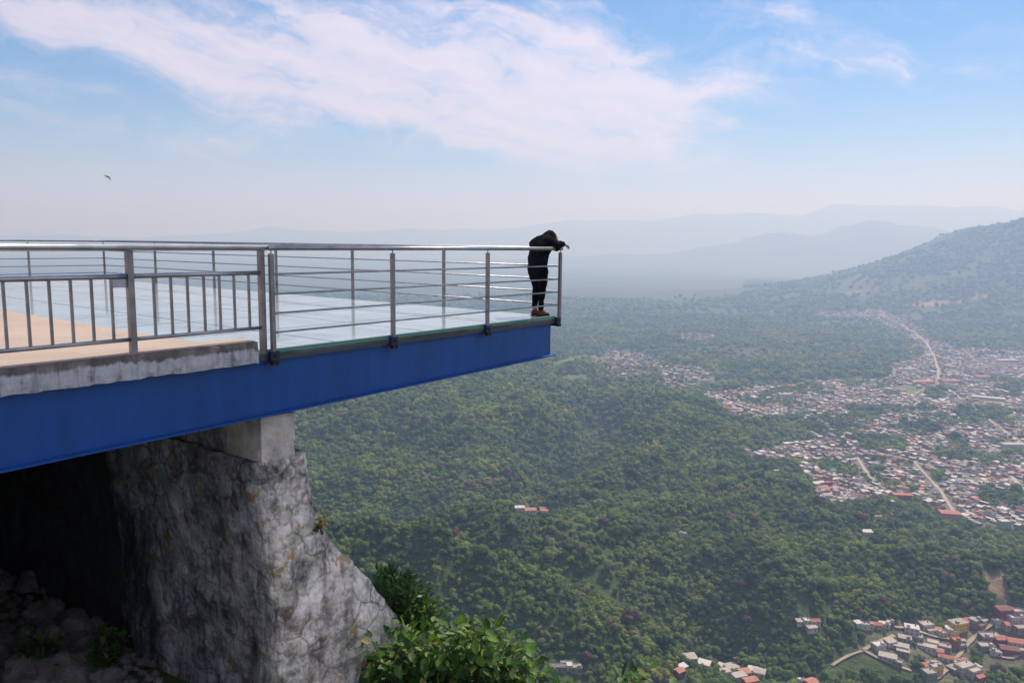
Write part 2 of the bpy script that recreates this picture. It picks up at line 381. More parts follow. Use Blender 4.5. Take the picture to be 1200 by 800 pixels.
for k in range(6):
    for g in (0, 3.9, 7.8, 11.7): addbox(bm, (-1.0-k*1.0-.05, g+.225, -.3), (-1.0-k*1.0+.05, g+3.86, -.099))
o = bmobj('joist', bm, BLUE, pl); o['kind'] = 'stuff'
NP = [.0, -1.77, -3.60, -5.335]
for u in NP:
    cl = bmesh.new(); addbox(cl, (u-.055, -.066, -.10), (u+.055, -.0125, .0), .004)
    b = bmobj('bracket', cl, DARKBLUE, pl)
    c2 = bmesh.new(); addbox(c2, (u-.035, -.078, -.150), (u+.04, -.014, -.102), .006); addtube(c2, (u, -.085, -.05), (u, -.066, -.05), .014, 8); addtube(c2, (u+.02, -.088, -.125), (u+.02, -.078, -.125), .012, 6)
    bmobj('clamp', c2, RUST, b)
bm = bmesh.new(); addbox(bm, (.0005, -.012, -.10), (.085, .10, -.02), .004); b = bmobj('bracket', bm, DARKBLUE, pl)
bm = bmesh.new(); addbox(bm, (-.03, -.01, -.145), (.06, .085, -.101), .005); bmobj('clamp', bm, RUST, b)

# ---- railing round the glass floor
rl = root('platform_railing'); tag(rl, 'stainless steel railing with four thin horizontal bars round the glass floor', 'railing')
RW, RU = -.035, .045
def post(u, w, z0=-.10):
    bm = bmesh.new(); addbox(bm, (u-.024, w-.022, z0), (u+.024, w+.022, 1.035), .004)
    o = bmobj('post', bm, STEELD, rl)
    bm = bmesh.new(); addtube(bm, (u, w, 1.034), (u, w, 1.075), .009, 8); bmobj('pin', bm, STEEL, o)
for u in NP: post(u if u else .045, RW)
WP = [2.52, 5.03, 7.6, 10.13, 12.95]
for w in WP: post(RU, w)
post(RU, WID+.035)
for u in (-1.91, -3.9, -5.8): post(u, WID+.035)
HR = .027
bm = bmesh.new()
addtube(bm, (-5.36, RW, 1.095), (RU+.035, RW, 1.095), HR, 20)
for p in ((RU+.035, RW),): bmesh.ops.create_uvsphere(bm, u_segments=12, v_segments=8, radius=HR, matrix=Matrix.Translation((p[0], p[1], 1.095)))
bmobj('handrail', bm, STEEL, rl, True)
tube('handrail', (RU, RW+.028, 1.0955), (RU, WID+.035, 1.0955), HR, STEEL, rl, 20)
tube('handrail', (RU, WID+.035, 1.095), (-13, WID+.035, 1.095), HR, STEEL, rl, 20)
for z in (.2, .405, .61, .82):
    tube('rail', (-5.335, RW, z), (RU, RW, z), .0115, STEEL, rl, 10)
    tube('rail', (RU, RW+.02, z+.001), (RU, WID+.035, z+.001), .0115, STEEL, rl, 10)
    tube('rail', (RU, WID+.035, z), (-13, WID+.035, z), .0115, STEEL, rl, 10)

# ---- concrete terrace and its railing
def bumpy_slab(name, lo, hi, mat, parent, seed, amp=.006, step=.06):
    # gently irregular cast slab: subdivided box with noise on the edges
    bm = bmesh.new(); addbox(bm, lo, hi)
    L = max(hi[0]-lo[0], hi[1]-lo[1])
    for ax in range(3):
        n = int((hi[ax]-lo[ax])/(step*(1 if L < 6 else 2)))
        for k in range(1, min(n, 160)):
            c = [0, 0, 0]; c[ax] = lo[ax]+(hi[ax]-lo[ax])*k/n; nr = [0, 0, 0]; nr[ax] = 1
            bmesh.ops.bisect_plane(bm, geom=bm.verts[:]+bm.edges[:]+bm.faces[:], plane_co=c, plane_no=nr)
    P = np.array([v.co[:] for v in bm.verts])
    dx = amp*2*(fbm(P[:, 0]*9+P[:, 2]*7, P[:, 1]*9-P[:, 2]*5, seed, 4)-.5)
    for v, d in zip(bm.verts, dx):
        e = sum(1 for i in range(3) if abs(v.co[i]-lo[i]) < 1e-4 or abs(v.co[i]-hi[i]) < 1e-4)
        s = d*(1+1.4*(e > 1))
        for i in range(3):
            if abs(v.co[i]-lo[i]) < 1e-4: v.co[i] += abs(s) if e > 1 else s*.5
            elif abs(v.co[i]-hi[i]) < 1e-4: v.co[i] -= abs(s) if e > 1 else s*.5
    return bmobj(name, bm, mat, parent)
te = root('terrace'); tag(te, 'sunlit tan concrete terrace slab with peeling white painted edge beside the glass floor', 'terrace')
box('floor', (-30, .30, -.26), (U0, 22, .118), CONC, te, .01)
bumpy_slab('kerb', (-10.5, -.045, -.112), (-5.52, .2985, .128), KERB, te, 4, .010, .05)
o = box('kerb_top', (-10.5, -.028, .124), (-5.55, .297, .1325), CONC, te, .002)
tr = root('terrace_railing'); tag(tr, 'grey steel railing with upright bars along the edge of the concrete terrace', 'railing')
TW = .03
def tpost(u, z0): box('post', (u-.028, TW-.03, z0), (u+.028, TW+.03, 1.07), STEELD, tr, .004)
tpost(-6.79, .12); tpost(-8.35, .12); tpost(-5.415, -.04); tpost(-9.9, .12)
tube('handrail', (-13, TW-.03, 1.096), (-5.362, TW-.03, 1.096), .031, STEEL, tr, 20)
for a, b in ((-13, -9.93), (-9.87, -8.38), (-8.32, -6.82), (-6.76, -5.445)):
    bm = bmesh.new(); addtube(bm, (a, TW, .835), (b, TW, .835), .024, 14); bmobj('upper_rail', bm, STEEL, tr, True)
    bm = bmesh.new(); addtube(bm, (a, TW, .255), (b, TW, .255), .019, 14); bmobj('lower_rail', bm, STEEL, tr, True)
for u in [-5.568, -5.738, -5.901, -6.069, -6.24, -6.406, -6.573]+[-6.96-.1705*k for k in range(0, 8)]+[-8.52-.17*k for k in range(8)]:
    box('baluster', (u-.0105, TW-.012, .268), (u+.0105, TW+.012, .818), STEELD, tr, .002)
box('plate', (-6.948, TW-.004, .735), (-6.82, TW+.004, .812), STEEL, tr, .001)

# ---- retaining wall (rubble masonry pier) under the platform
def usolve(px, w, z):
    lo, hi = -12, 6
    for _ in range(50):
        mm = (lo+hi)/2; x = AX+FDX*mm-FDY*w; y = AY+FDY*mm+FDX*w
        if proj(x, y, z)[0] < px: lo = mm
        else: hi = mm
    return lo
sw = root('support_wall'); tag(sw, 'weathered whitewashed stone wall with orange lichen carrying the blue girder', 'wall')
prof = []   # z, near w, uL, uR (profile of the end face measured level by level)
for py, xl, xr, wn in ((552, 303, 364, .04), (606, 306, 369, .02), (655, 313, 378, 0), (690, 320, 397, -.02), (735, 327, 426, -.05), (800, 330, 458, -.10), (900, 338, 500, -.16), (1100, 350, 590, -.3)):
    z = 1.1765-(py-281)/113.0
    prof.append((z, wn, usolve(xl, wn, z), usolve(xr, wn, z)))
zs = np.array([p[0] for p in prof])[::-1]
def pf(z, k): return np.interp(z, zs, np.array([p[k] for p in prof])[::-1])
ZT, ZB = prof[0][0], prof[-1][0]
nz, nu, nw = 110, 22, 330
verts = []; faces = []
def sheet(fn, na, nb, flip=False):
    base = len(verts)
    for i in range(na+1):
        for j in range(nb+1): verts.append(fn(i/na, j/nb))
    for i in range(na):
        for j in range(nb):
            a = base+i*(nb+1)+j; q = (a, a+1, a+nb+2, a+nb+1); faces.append(q[::-1] if flip else q)
WL = 17.0
def wmap(s): return s*s*WL*.75+s*WL*.25
def zz_(t): return ZT+(ZB-ZT)*t
sheet(lambda t, s: (pf(zz_(t), 2)-.18*sstep(.3, 3, wmap(s))*(.3+t), pf(zz_(t), 1)*(1-s)+wmap(s), zz_(t)), nz, nw)
sheet(lambda t, s: (pf(zz_(t), 3), pf(zz_(t), 1)*(1-s)+wmap(s), zz_(t)), nz, nw, True)
sheet(lambda t, s: (pf(zz_(t), 2)*(1-s)+pf(zz_(t), 3)*s, pf(zz_(t), 1), zz_(t)), nz, nu*2, True)
sheet(lambda t, s: ((pf(ZT, 2)*(1-s)+pf(ZT, 3)*s), pf(ZT, 1)+t*(WL-pf(ZT, 1)), ZT), 160, nu)
V = np.array(verts)
from mathutils import noise as mn
def rubble(p):
    q = Vector((p[0]*2.2, p[1]*2.2, p[2]*2.2)); q += .5*Vector((mn.noise(q*.8), mn.noise(q*.8+Vector((5, 1, 2))), mn.noise(q*.8+Vector((1, 9, 4)))))
    ds, _ = mn.voronoi(q); e = min((ds[1]-ds[0])*2.2, 1.0)
    return .030*(e-.6)+.030*mn.fractal(q*.9, 1, 2, 4)+.014*mn.noise(q*5)+.008*mn.noise(q*11)
cen = np.array([(pf(V[:, 2], 2)+pf(V[:, 2], 3))/2, np.full(len(V), .0), V[:, 2]]).T
for i in range(len(V)):
    p = V[i]; d = rubble(p)
    sx = 1 if p[0] > cen[i][0] else -1
    ex = abs(p[0]-cen[i][0])/((pf(p[2], 3)-pf(p[2], 2))/2)
    wy = max(0, 1-abs(p[1]-pf(p[2], 1))/.12)
    V[i][0] += sx*d*min(1, ex**6); V[i][1] -= d*wy*1.0
    rnd_ = .05*max(0, ex-.72)/.28*wy; V[i][1] += rnd_; V[i][0] -= sx*rnd_*.6
    V[i][2] += (.03*mn.noise(Vector(p*4))-.01) if p[2] > ZT-.02 else 0
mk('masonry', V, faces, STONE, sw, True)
zc = ZT-.03
ca, cb = usolve(306, .06, -.9), usolve(346, .06, -.9)
bumpy_slab('cap_block', (ca, .06, zc), (cb, .75, -.722), CAPM, sw, 9, .012, .05)
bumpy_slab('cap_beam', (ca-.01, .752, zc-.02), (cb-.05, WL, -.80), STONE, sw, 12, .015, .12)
bm = bmesh.new(); addbox(bm, (ca+.06, .1, -.7225), (cb-.08, .5, -.697), .003); bmobj('bearing_plate', bm, RUST, sw)

# ------------------------------------------------------------------ person at the front corner
def skin(name, pts, edges, mat, parent, sub=2, root_i=0, vox=None):
    """one continuous surface grown round a chain of joints (tapered, merged)"""
    bm = bmesh.new()
    for p in pts:
        r1 = p[3]; r2 = p[4] if len(p) > 4 else p[3]
        bmesh.ops.create_uvsphere(bm, u_segments=16, v_segments=10, radius=1, matrix=Matrix.Translation(p[:3]) @ Matrix.Diagonal((r1, r2, min(r1, r2)*1.0, 1)))
    for a, b in edges:
        A_, B_ = Vector(pts[a][:3]), Vector(pts[b][:3]); ra, rb_ = pts[a], pts[b]
        n_ = max(2, int((B_-A_).length/.02))
        for k in range(1, n_):
            t = k/n_; g = lambda q: q[3]; g2 = lambda q: q[4] if len(q) > 4 else q[3]
            x_ = g(ra)*(1-t)+g(rb_)*t; y_ = g2(ra)*(1-t)+g2(rb_)*t
            bmesh.ops.create_uvsphere(bm, u_segments=12, v_segments=8, radius=1, matrix=Matrix.Translation(A_*(1-t)+B_*t) @ Matrix.Diagonal((x_, y_, min(x_, y_), 1)))
    me = bpy.data.meshes.new(name); bm.to_mesh(me); bm.free(); me.materials.append(mat)
    o = bpy.data.objects.new(name, me); COL.objects.link(o); o.parent = parent
    rm_ = o.modifiers.new('merge', 'REMESH'); rm_.mode = 'VOXEL'; rm_.voxel_size = vox or .012; rm_.use_smooth_shade = True
    sm = o.modifiers.new('soft', 'SMOOTH'); sm.iterations = 3 if vox else 5; sm.factor = .5
    if name in ('jacket', 'trousers'):
        tx = bpy.data.textures.new('folds', 'CLOUDS'); tx.noise_scale = .12; dm = o.modifiers.new('folds', 'DISPLACE'); dm.texture = tx; dm.strength = .035; dm.mid_level = .5
    return o
CLOTH = simple('black jacket cloth', (.009, .009, .014), 1.0, 0, .5, 12, .9, .02)
TROU = simple('dark trousers', (.005, .005, .008), 1.0, 0, .4, 14, .5, .01)
SKINM = simple('skin', (.34, .17, .11), .55, 0, .1, 20, .1)
HAIRM = simple('black hood cloth', (.006, .006, .009), 1.0, 0, .4, 30, .5)
SHOE = simple('brown red shoes', (.10, .016, .008), .6, 0, .9, 24, .3)
SHOEO = simple('orange trim', (.55, .16, .05), .6)
RED = simple('red cuff', (.45, .03, .03), .8)
# local: x forward (faces outwards over the rail), y left, z up
PF = (-.13, .225)
pr = empty('person', (AX+FDX*PF[0]-FDY*PF[1], AY+FDY*PF[0]+FDX*PF[1], .016), AZ-rad(4))
tag(pr, 'person in a black jacket and dark trousers slumped over the corner of the railing', 'person')
body = [(-.07, 0, .84, .105, .12), (-.05, 0, .98, .10, .12), (.0, 0, 1.09, .11, .14), (.06, 0, 1.17, .10, .13), (.15, 0, 1.21, .05, .05), (.21, 0, 1.25, .075, .08), (.27, 0, 1.27, .085, .085), (.33, 0, 1.22, .07, .068), (.35, 0, 1.17, .045, .045),
        (-.06, -.085, .76, .085), (-.03, -.075, .44, .052), (-.075, -.07, .10, .036), (-.03, -.075, .05, .035), (.08, -.085, .035, .028),
        (-.05, .085, .76, .085), (-.01, .07, .44, .052), (-.05, .075, .10, .036), (-.0, .075, .05, .035), (.11, .085, .035, .028),
        (.08, -.16, 1.17, .062), (.07, -.26, 1.11, .045), (.15, -.285, 1.135, .035), (.19, -.29, 1.145, .028), (.22, -.29, 1.14, .024),
        (.09, .17, 1.15, .06), (.17, .20, .99, .048), (.14, .20, .92, .042), (.19, .12, .78, .034), (.20, .10, .72, .026)]
be = [(0, 1), (1, 2), (2, 3), (3, 4), (4, 5), (5, 6), (6, 7), (7, 8), (0, 9), (9, 10), (10, 11), (11, 12), (12, 13), (0, 14), (14, 15), (15, 16), (16, 17), (17, 18),
      (3, 19), (19, 20), (20, 21), (21, 22), (22, 23), (3, 24), (24, 25), (25, 26), (26, 27), (27, 28)]
skin('body', body, be, SKINM, pr)
jac = [(-.075, 0, .72, 0.149, 0.163), (-.08, 0, .80, 0.155, 0.167), (-.065, 0, .93, 0.153, 0.172), (-.015, 0, 1.06, 0.162, 0.187), (.05, 0, 1.16, 0.140, 0.176), (.13, 0, 1.215, 0.099, 0.114),
       (.08, -.15, 1.175, .10), (.07, -.26, 1.115, .078), (.14, -.285, 1.150, .056), (.185, -.29, 1.150, .046),
       (.08, .185, 1.14, .10), (.18, .22, .99, .07), (.15, .21, .91, .062), (.185, .13, .80, .046)]
skin('jacket', jac, [(0, 1), (1, 2), (2, 3), (3, 4), (4, 5), (4, 6), (6, 7), (7, 8), (8, 9), (4, 10), (10, 11), (11, 12), (12, 13)], CLOTH, pr, root_i=2)
tro = [(-.075, 0, .82, .13, .15), (-.07, -.085, .72, .108), (-.035, -.075, .44, .064), (-.072, -.075, .13, .046), (-.055, .085, .72, .105), (-.015, .075, .44, .064), (-.047, .08, .13, .046)]
skin('trousers', tro, [(0, 1), (1, 2), (2, 3), (0, 4), (4, 5), (5, 6)], TROU, pr)
bm = bmesh.new()
bmesh.ops.create_uvsphere(bm, u_segments=28, v_segments=18, radius=1)
for v_ in bm.verts:
    p = v_.co.copy(); k_ = 1+.07*mn.noise(p*3.1)
    back = max(0, -p.x)
    v_.co = Vector((.205+p.x*.12*k_-back*.06, p.y*.108*k_, 1.262+p.z*.112*k_-back*.045))
bmobj('hood', bm, HAIRM, pr, True)
for yy, dx in ((-.075, 0), (.075, .025)):
    s = skin('shoe', [(-.105+dx, yy, .045, .040), (-.06+dx, yy, .068, .046), (.03+dx, yy-.005, .036, .036), (.095+dx, yy-.01, .028, .028)], [(0, 1), (1, 2), (2, 3)], SHOE, pr)
    bm = bmesh.new(); addbox(bm, (-.14+dx, yy-.038, -.003), (.12+dx, yy+.034, .014), .006); bmobj('sole', bm, TROU, s)
    bm = bmesh.new(); addtube(bm, (-.07+dx, yy, .10), (-.066+dx, yy, .135), .046, 12, .044); bmobj('ankle_trim', bm, SHOEO if dx else SHOE, s, True)
bm = bmesh.new(); addtube(bm, (.183, .133, .83), (.19, .125, .80), .05, 14, .046); bmobj('cuff', bm, RED, pr, True)
def hand(o, fw, side, curl, sc=1.0):
    # palm plus five fingers as skinned chains inside one mesh; o = wrist, fw = finger direction, side = towards the thumb
    o = Vector(o); fw = Vector(fw).normalized(); side = Vector(side).normalized(); dn = fw.cross(side).normalized()*curl
    pts = [(*o, .026, .02)]; ed = []
    palm = o+fw*.05; pts.append((*palm, .03, .018)); ed.append((0, 1))
    for k, (off, L) in enumerate(((.027, .068), (.009, .078), (-.009, .072), (-.026, .055))):
        b = palm+side*off+fw*.03; i0 = len(pts); pts.append((*b, .011)); ed.append((1, i0))
        p1 = b+fw*L*.5*sc+dn*L*.15; p2 = p1+fw*L*.35*sc+dn*L*.45
        pts.append((*p1, .009)); pts.append((*p2, .0075)); ed += [(i0, i0+1), (i0+1, i0+2)]
    t = o+fw*.02+side*.03; i0 = len(pts); pts.append((*t, .012)); ed.append((0, i0)); pts.append((*(t+side*.02+fw*.035), .010)); ed.append((i0, i0+1)); pts.append((*(t+side*.022+fw*.065+dn*.01), .008)); ed.append((i0+1, i0+2))
    return skin('hand', pts, ed, SKINM, pr, 1, vox=.0035)
hand((.20, -.29, 1.150), (1, -.15, -.25), (0, 1, .1), -1)
hand((.20, .108, .745), (.10, -.05, -1), (.9, .3, 0), 1)

# ------------------------------------------------------------------ bird
bd = N('dark feathers'); bd.bsdf((.02, .02, .022), .7)
v = ray(126.5, 207.3); bp_ = CAM+v*95.0
bv = []; bf = []
def ring(x, r, z=0): return [(x, r*math.cos(a), z+r*.8*math.sin(a)) for a in [k*math.pi/3 for k in range(6)]]
secs = [(-.34, .012), (-.22, .05), (-.05, .085), (.12, .075), (.22, .045), (.27, .048), (.32, .03), (.37, .006)]
for x, r in secs: bv += ring(x, r)
for i in range(len(secs)-1):
    for k in range(6): a = i*6+k; b = i*6+(k+1) % 6; bf.append((a, b, b+6, a+6))
bod = (bv, bf)
brd = empty('bird', tuple(bp_), rad(60)); yb = Vector(RT)*math.cos(rad(38))-Vector(UP)*math.sin(rad(38)); xb_ = (Vector(FW)*.86+Vector(RT)*.35+Vector(UP)*.25); xb_ = (xb_-yb*xb_.dot(yb)).normalized(); brd.rotation_euler = Matrix((xb_, yb, xb_.cross(yb))).transposed().to_euler(); brd.scale = (.8, .8, .8); tag(brd, 'small dark soaring bird high in the pale sky above the glass floor', 'bird')
mk('body', bv, bf, bd.m, brd, True)
for sgn in (1, -1):
    wv = []; out = [(0, .16, -.10, 0), (.18, .17, -.12, .03), (.36, .13, -.12, .05), (.52, .04, -.12, .06), (.64, -.06, -.14, .06)]
    for (y, xf, xb, z) in out:
        for (x, dz) in ((xf, .006), (xb, .0), (xb, -.004), (xf, -.008)): wv.append((x, sgn*y, z+dz+.02))
    wf = []
    for i in range(4):
        for k in range(4): a = i*4+k; b = i*4+(k+1) % 4; wf.append((a, b, b+4, a+4))
    wf.append((16, 17, 18, 19)); mk('wing', wv, wf, bd.m, brd)
mk('tail', [(-.30, -.03, .01), (-.30, .03, .01), (-.50, .09, .01), (-.50, -.09, .01), (-.30, -.03, 0), (-.30, .03, 0), (-.50, .09, 0), (-.50, -.09, 0)], [(0, 1, 2, 3), (7, 6, 5, 4), (0, 4, 5, 1), (2, 6, 7, 3), (0, 3, 7, 4), (1, 5, 6, 2)], bd.m, brd)

# ------------------------------------------------------------------ terrain
TOWN = [(800+a/3, 380+b/3) for a, b in ((60, 250), (250, 222), (520, 200), (720, 190), (750, 140), (880, 100), (1010, 85), (1260, 105), (1270, 740), (1150, 720), (1000, 700), (900, 640), (700, 605), (560, 640), (460, 600), (470, 560), (400, 510), (370, 480), (230, 475), (210, 455), (350, 430), (500, 400), (480, 345), (380, 330), (180, 330))]
VILL = [[(690, 418), (712, 410), (745, 414), (790, 425), (832, 433), (834, 452), (800, 462), (765, 446), (700, 440)],
        [(790, 392), (812, 389), (842, 393), (836, 400), (800, 399)], [(765, 346), (800, 350), (800, 357), (770, 354)], [(955, 364), (1010, 366), (1050, 372), (1040, 376), (960, 371)],
        [(1015, 360), (1040, 366), (1065, 378), (1092, 395), (1112, 418), (1094, 427), (1073, 402), (1050, 389), (1015, 370)],
        [(965, 340), (1010, 340), (1010, 345), (970, 345)]]
GREENS = [[(800+a/3, 380+b/3) for a, b in q] for q in (
    [(600, 400), (680, 385), (790, 410), (780, 445), (640, 455)], [(760, 350), (850, 345), (900, 375), (850, 400), (780, 390)], [(950, 310), (1010, 290), (1120, 300), (1150, 350), (1000, 350)],
    [(1020, 585), (1120, 580), (1200, 590), (1260, 600), (1260, 640), (1100, 640), (1040, 620)], [(470, 480), (560, 480), (570, 520), (490, 520)], [(560, 290), (700, 290), (720, 320), (600, 325)],
    [(930, 400), (1010, 405), (1010, 450), (950, 440)], [(850, 225), (930, 225), (920, 270), (860, 262)], [(1125, 190), (1180, 190), (1180, 245), (1125, 240)], [(1110, 430), (1200, 430), (1200, 470), (1130, 465)],
    [(890, 440), (1000, 460), (980, 485), (900, 475)], [(1040, 175), (1100, 180), (1100, 200), (1050, 200)], [(870, 515), (930, 520), (930, 555), (880, 555)], [(770, 560), (860, 590), (800, 600)])]
FIELD = [(800+a/3, 380+b/3) for a, b in ((745, 215), (815, 214), (838, 232), (790, 246))]
CLEARINGS = [[(1036, 355), (1062, 356), (1100, 352), (1130, 352), (1150, 346), (1163, 347), (1150, 352), (1128, 356), (1090, 358), (1040, 359)], [(645, 425), (690, 414), (690, 420), (650, 432)], [(660, 440), (690, 438), (686, 446), (662, 446)],
             [(1150, 670), (1176, 668), (1185, 700), (1165, 705)], [(836, 440), (840, 442), (838, 450), (812, 452)]]
HAMP = [(1000, 745), (1065, 725), (1110, 718), (1165, 712), (1215, 712), (1215, 775), (1150, 810), (1085, 810), (1060, 780), (1010, 765)]
def pxl(pts): return [hit(*p)[:2] for p in pts]
RD = {  # centre lines in the valley: (points, width, kind)
    'dirt_road': [(pxl([(1090, 800), (1103, 793), (1115, 778), (1129, 762), (1134, 752), (1150, 738), (1163, 731), (1173, 724), (1186, 712)]), 5.0),
                  (pxl([(1012, 762), (1022, 754), (1036, 752), (1048, 745)]), 5.5), (pxl([(1012, 762), (1024, 770), (1045, 780), (1068, 786)]), 4.5),
                  (pxl([(1048, 735), (1066, 737), (1090, 745), (1110, 748), (1132, 751)]), 6.5), (pxl([(1166, 767), (1180, 774), (1192, 773), (1200, 762), (1212, 745)]), 5.0), (pxl([(975, 780), (992, 767), (1010, 763)]), 3.5)],
    'town_street': [(pxl([(1099, 448), (1100, 436), (1095, 418), (1086, 402), (1072, 390), (1055, 380), (1030, 368)]), 8),
                    (pxl([(1005, 536), (1012, 548), (1020, 560), (1026, 566)]), 7), (pxl([(1070, 540), (1085, 556), (1100, 572), (1110, 588), (1118, 600)]), 6), 
                    (pxl([(1099, 448), (1130, 470), (1170, 500), (1215, 530)]), 7), (pxl([(1185, 558), (1192, 566), (1200, 574), (1215, 580)]), 9), (pxl([(950, 505), (1000, 525), (1070, 540), (1140, 560), (1210, 566)]), 6), (pxl([(905, 480), (980, 470), (1060, 465), (1100, 450)]), 6)],
}
STREETP = [s for k in RD for s in RD[k]]

def terrain_mesh():
    na, nr = 620, 760
    az = np.radians(np.linspace(-72, 78, na)); r = np.exp(np.linspace(math.log(3.0), math.log(30500), nr))
    A, Rr = np.meshgrid(az, r); X = Rr*np.sin(A); Y = Rr*np.cos(A); Z = height(X, Y)
    co = np.stack([X, Y, Z], -1).reshape(-1, 3)
    i, j = np.meshgrid(np.arange(nr-1), np.arange(na-1), indexing='ij'); a = (i*na+j).ravel()
    q = np.stack([a, a+1, a+na+1, a+na], -1)[:, ::-1]
    me = bpy.data.meshes.new('valley_terrain'); me.vertices.add(len(co)); me.vertices.foreach_set('co', co.ravel().astype(np.float32))
    me.loops.add(q.size); me.loops.foreach_set('vertex_index', q.ravel().astype(np.int32)); me.polygons.add(len(q))
    me.polygons.foreach_set('loop_start', (np.arange(len(q))*4).astype(np.int32)); me.polygons.foreach_set('loop_total', np.full(len(q), 4, np.int32))
    me.polygons.foreach_set('use_smooth', np.ones(len(q), bool)); me.update(); me.validate()
    # ground cover class stored per vertex: town earth, clearing, field
    PX, PY = proj(co[:, 0], co[:, 1], co[:, 2]); front = co[:, 1] > 400
    town = (inpoly(PX, PY, TOWN) & front)
    for v_ in VILL: town |= inpoly(PX, PY, v_) & front
    for g_ in GREENS: town &= ~inpoly(PX, PY, g_)
    ham = inpoly(PX, PY, HAMP) & front
    hill = (co[:, 0] > 1500) & (co[:, 1] < 5200) & (PY < 345) 
    town &= co[:, 1] < 4600
    clr = np.zeros(len(co), bool)
    for c_ in (CLEARINGS[0], CLEARINGS[3]): clr |= inpoly(PX, PY, c_) & front
    fld = inpoly(PX, PY, FIELD) & front
    for c_ in (CLEARINGS[1], CLEARINGS[2], CLEARINGS[4]): fld |= inpoly(PX, PY, c_) & front
    col = np.zeros((len(co), 4), np.float32); col[:, 0] = np.maximum(town, ham*.55); col[:, 1] = clr; col[:, 2] = fld; col[:, 3] = 1
    ca_ = me.color_attributes.new('cover', 'FLOAT_COLOR', 'POINT'); ca_.data.foreach_set('color', col.ravel())
    return me
m = N('valley ground'); v = m.pos()
at = m.n('ShaderNodeAttribute'); at.attribute_name = 'cover'; sp = m.n('ShaderNodeSeparateColor'); m.l(at.outputs['Color'], sp.inputs[0])
forest = m.ramp(m.noise(v, .03, 8, .65), [(.30, (.018, .036, .010)), (.45, (.036, .066, .014)), (.6, (.060, .095, .022)), (.74, (.10, .11, .04))])
patch = m.ramp(m.noise(m.pos((1, .6, 0)), .0016, 6, .62, .5), [(.56, 0.0), (.66, 1.0)])
lumps = m.ramp(m.noise(v, .012, 6, .7), [(.40, 0.0), (.60, .8)])
c = m.mix(m.math('MULTIPLY', patch, lumps), forest, m.ramp(m.noise(v, .006, 4), [(.4, (.085, .12, .04)), (.6, (.15, .14, .075))]))
earth = m.ramp(m.noise(v, .05, 5, .6), [(.3, (.09, .10, .05)), (.5, (.20, .17, .125)), (.7, (.30, .26, .20))])
c = m.mix(.6, c, m.ramp(m.noise(v, .35, 5, .7), [(.32, .25), (.68, .75)]), 'OVERLAY')
c = m.mix(sp.outputs[0], c, earth)
c = m.mix(sp.outputs[1], c, m.ramp(m.noise(v, .03, 5, .6), [(.35, (.20, .13, .075)), (.6, (.38, .25, .16)), (.75, (.13, .13, .07))]))
c = m.mix(sp.outputs[2], c, m.ramp(m.noise(v, .03, 6, .7), [(.35, (.07, .12, .04)), (.6, (.14, .18, .07))]))
m.bsdf(c, .95, 0, bump=m.noise(v, .02, 8, .7), bs=1.0, bd=14.0)
GROUND = m.m
tm = terrain_mesh(); tm.materials.append(GROUND)
ter = bpy.data.objects.new('valley_terrain', tm); COL.objects.link(ter); tag(ter, 'wide green valley floor rising to hazy hills', kind='structure')

# roads as strips draped a little above the ground
DIRT = simple('pale dirt road', (.34, .27, .20), .95, 0, .2, .15, .2); ASPH = simple('dusty street', (.34, .31, .285), .9, 0, .2, .1, .2)
def road(name, pts, wid, mat):
    P = []
    for p, q in zip(pts[:-1], pts[1:]):
        L = math.hypot(q[0]-p[0], q[1]-p[1]); n = max(2, int(L/6))
        P += [(p[0]+(q[0]-p[0])*k/n, p[1]+(q[1]-p[1])*k/n) for k in range(n)]
    P.append(pts[-1]); P = np.array(P)
    for _ in range(6): P[1:-1] = (P[:-2]+2*P[1:-1]+P[2:])/4
    T = np.gradient(P, axis=0); T /= np.linalg.norm(T, axis=1)[:, None]; Nn = np.stack([-T[:, 1], T[:, 0]], 1)
    vs = []; fs = []
    for k, (p, n_) in enumerate(zip(P, Nn)):
        ww = wid*(.30+.18*random.random())
        zc = max(float(height(p[0]+n_[0]*s, p[1]+n_[1]*s)) for s in (-ww, 0, ww))+.55
        for s in (-ww, 0, ww): vs.append((p[0]+n_[0]*s, p[1]+n_[1]*s, zc+.1*(s == 0)))
        if k: a = (k-1)*3; fs += [(a, a+3, a+4, a+1), (a+1, a+4, a+5, a+2)]
    o = mk(name, vs, fs, mat); o['kind'] = 'structure'; return o
for pts, wd in RD['dirt_road']: road('dirt_road', pts, wd, DIRT)
for pts, wd in RD['town_street']: road('town_street', pts, wd, ASPH)

# ------------------------------------------------------------------ houses
def flat(name, c, rough=.85):
    m = N(name); v = m.pos(); oi = m.n('ShaderNodeObjectInfo')
    f = m.noise(v, .35, 5, .7); cc = m.ramp(f, [(.3, tuple(x*.68 for x in c)), (.7, tuple(min(1, x*1.15) for x in c))]); m.bsdf(cc, rough); return m.m
WALLS = [('white', (.52, .47, .42)), ('cream', (.46, .37, .28)), ('grey block', (.26, .23, .21)), ('pink', (.52, .25, .22)), ('brick', (.30, .13, .09)), ('yellow', (.70, .42, .06)), ('pale blue', (.30, .42, .50)), ('brick red', (.28, .07, .06)), ('pale green', (.28, .42, .30))]
ROOFS = [('grey concrete', (.34, .31, .29)), ('pale concrete', (.42, .38, .35)), ('white sheet', (.56, .54, .53)), ('red painted', (.40, .15, .11)), ('orange tile', (.44, .20, .13)), ('dark red', (.20, .09, .075)), ('dark sheet', (.15, .15, .16))]
WM = [flat('wall '+n_, c_) for n_, c_ in WALLS]; RM = [flat('roof '+n_, c_) for n_, c_ in ROOFS]
DARK = simple('window opening', (.025, .03, .035), .3); TANK = simple('black water tank', (.02, .02, .022), .5)
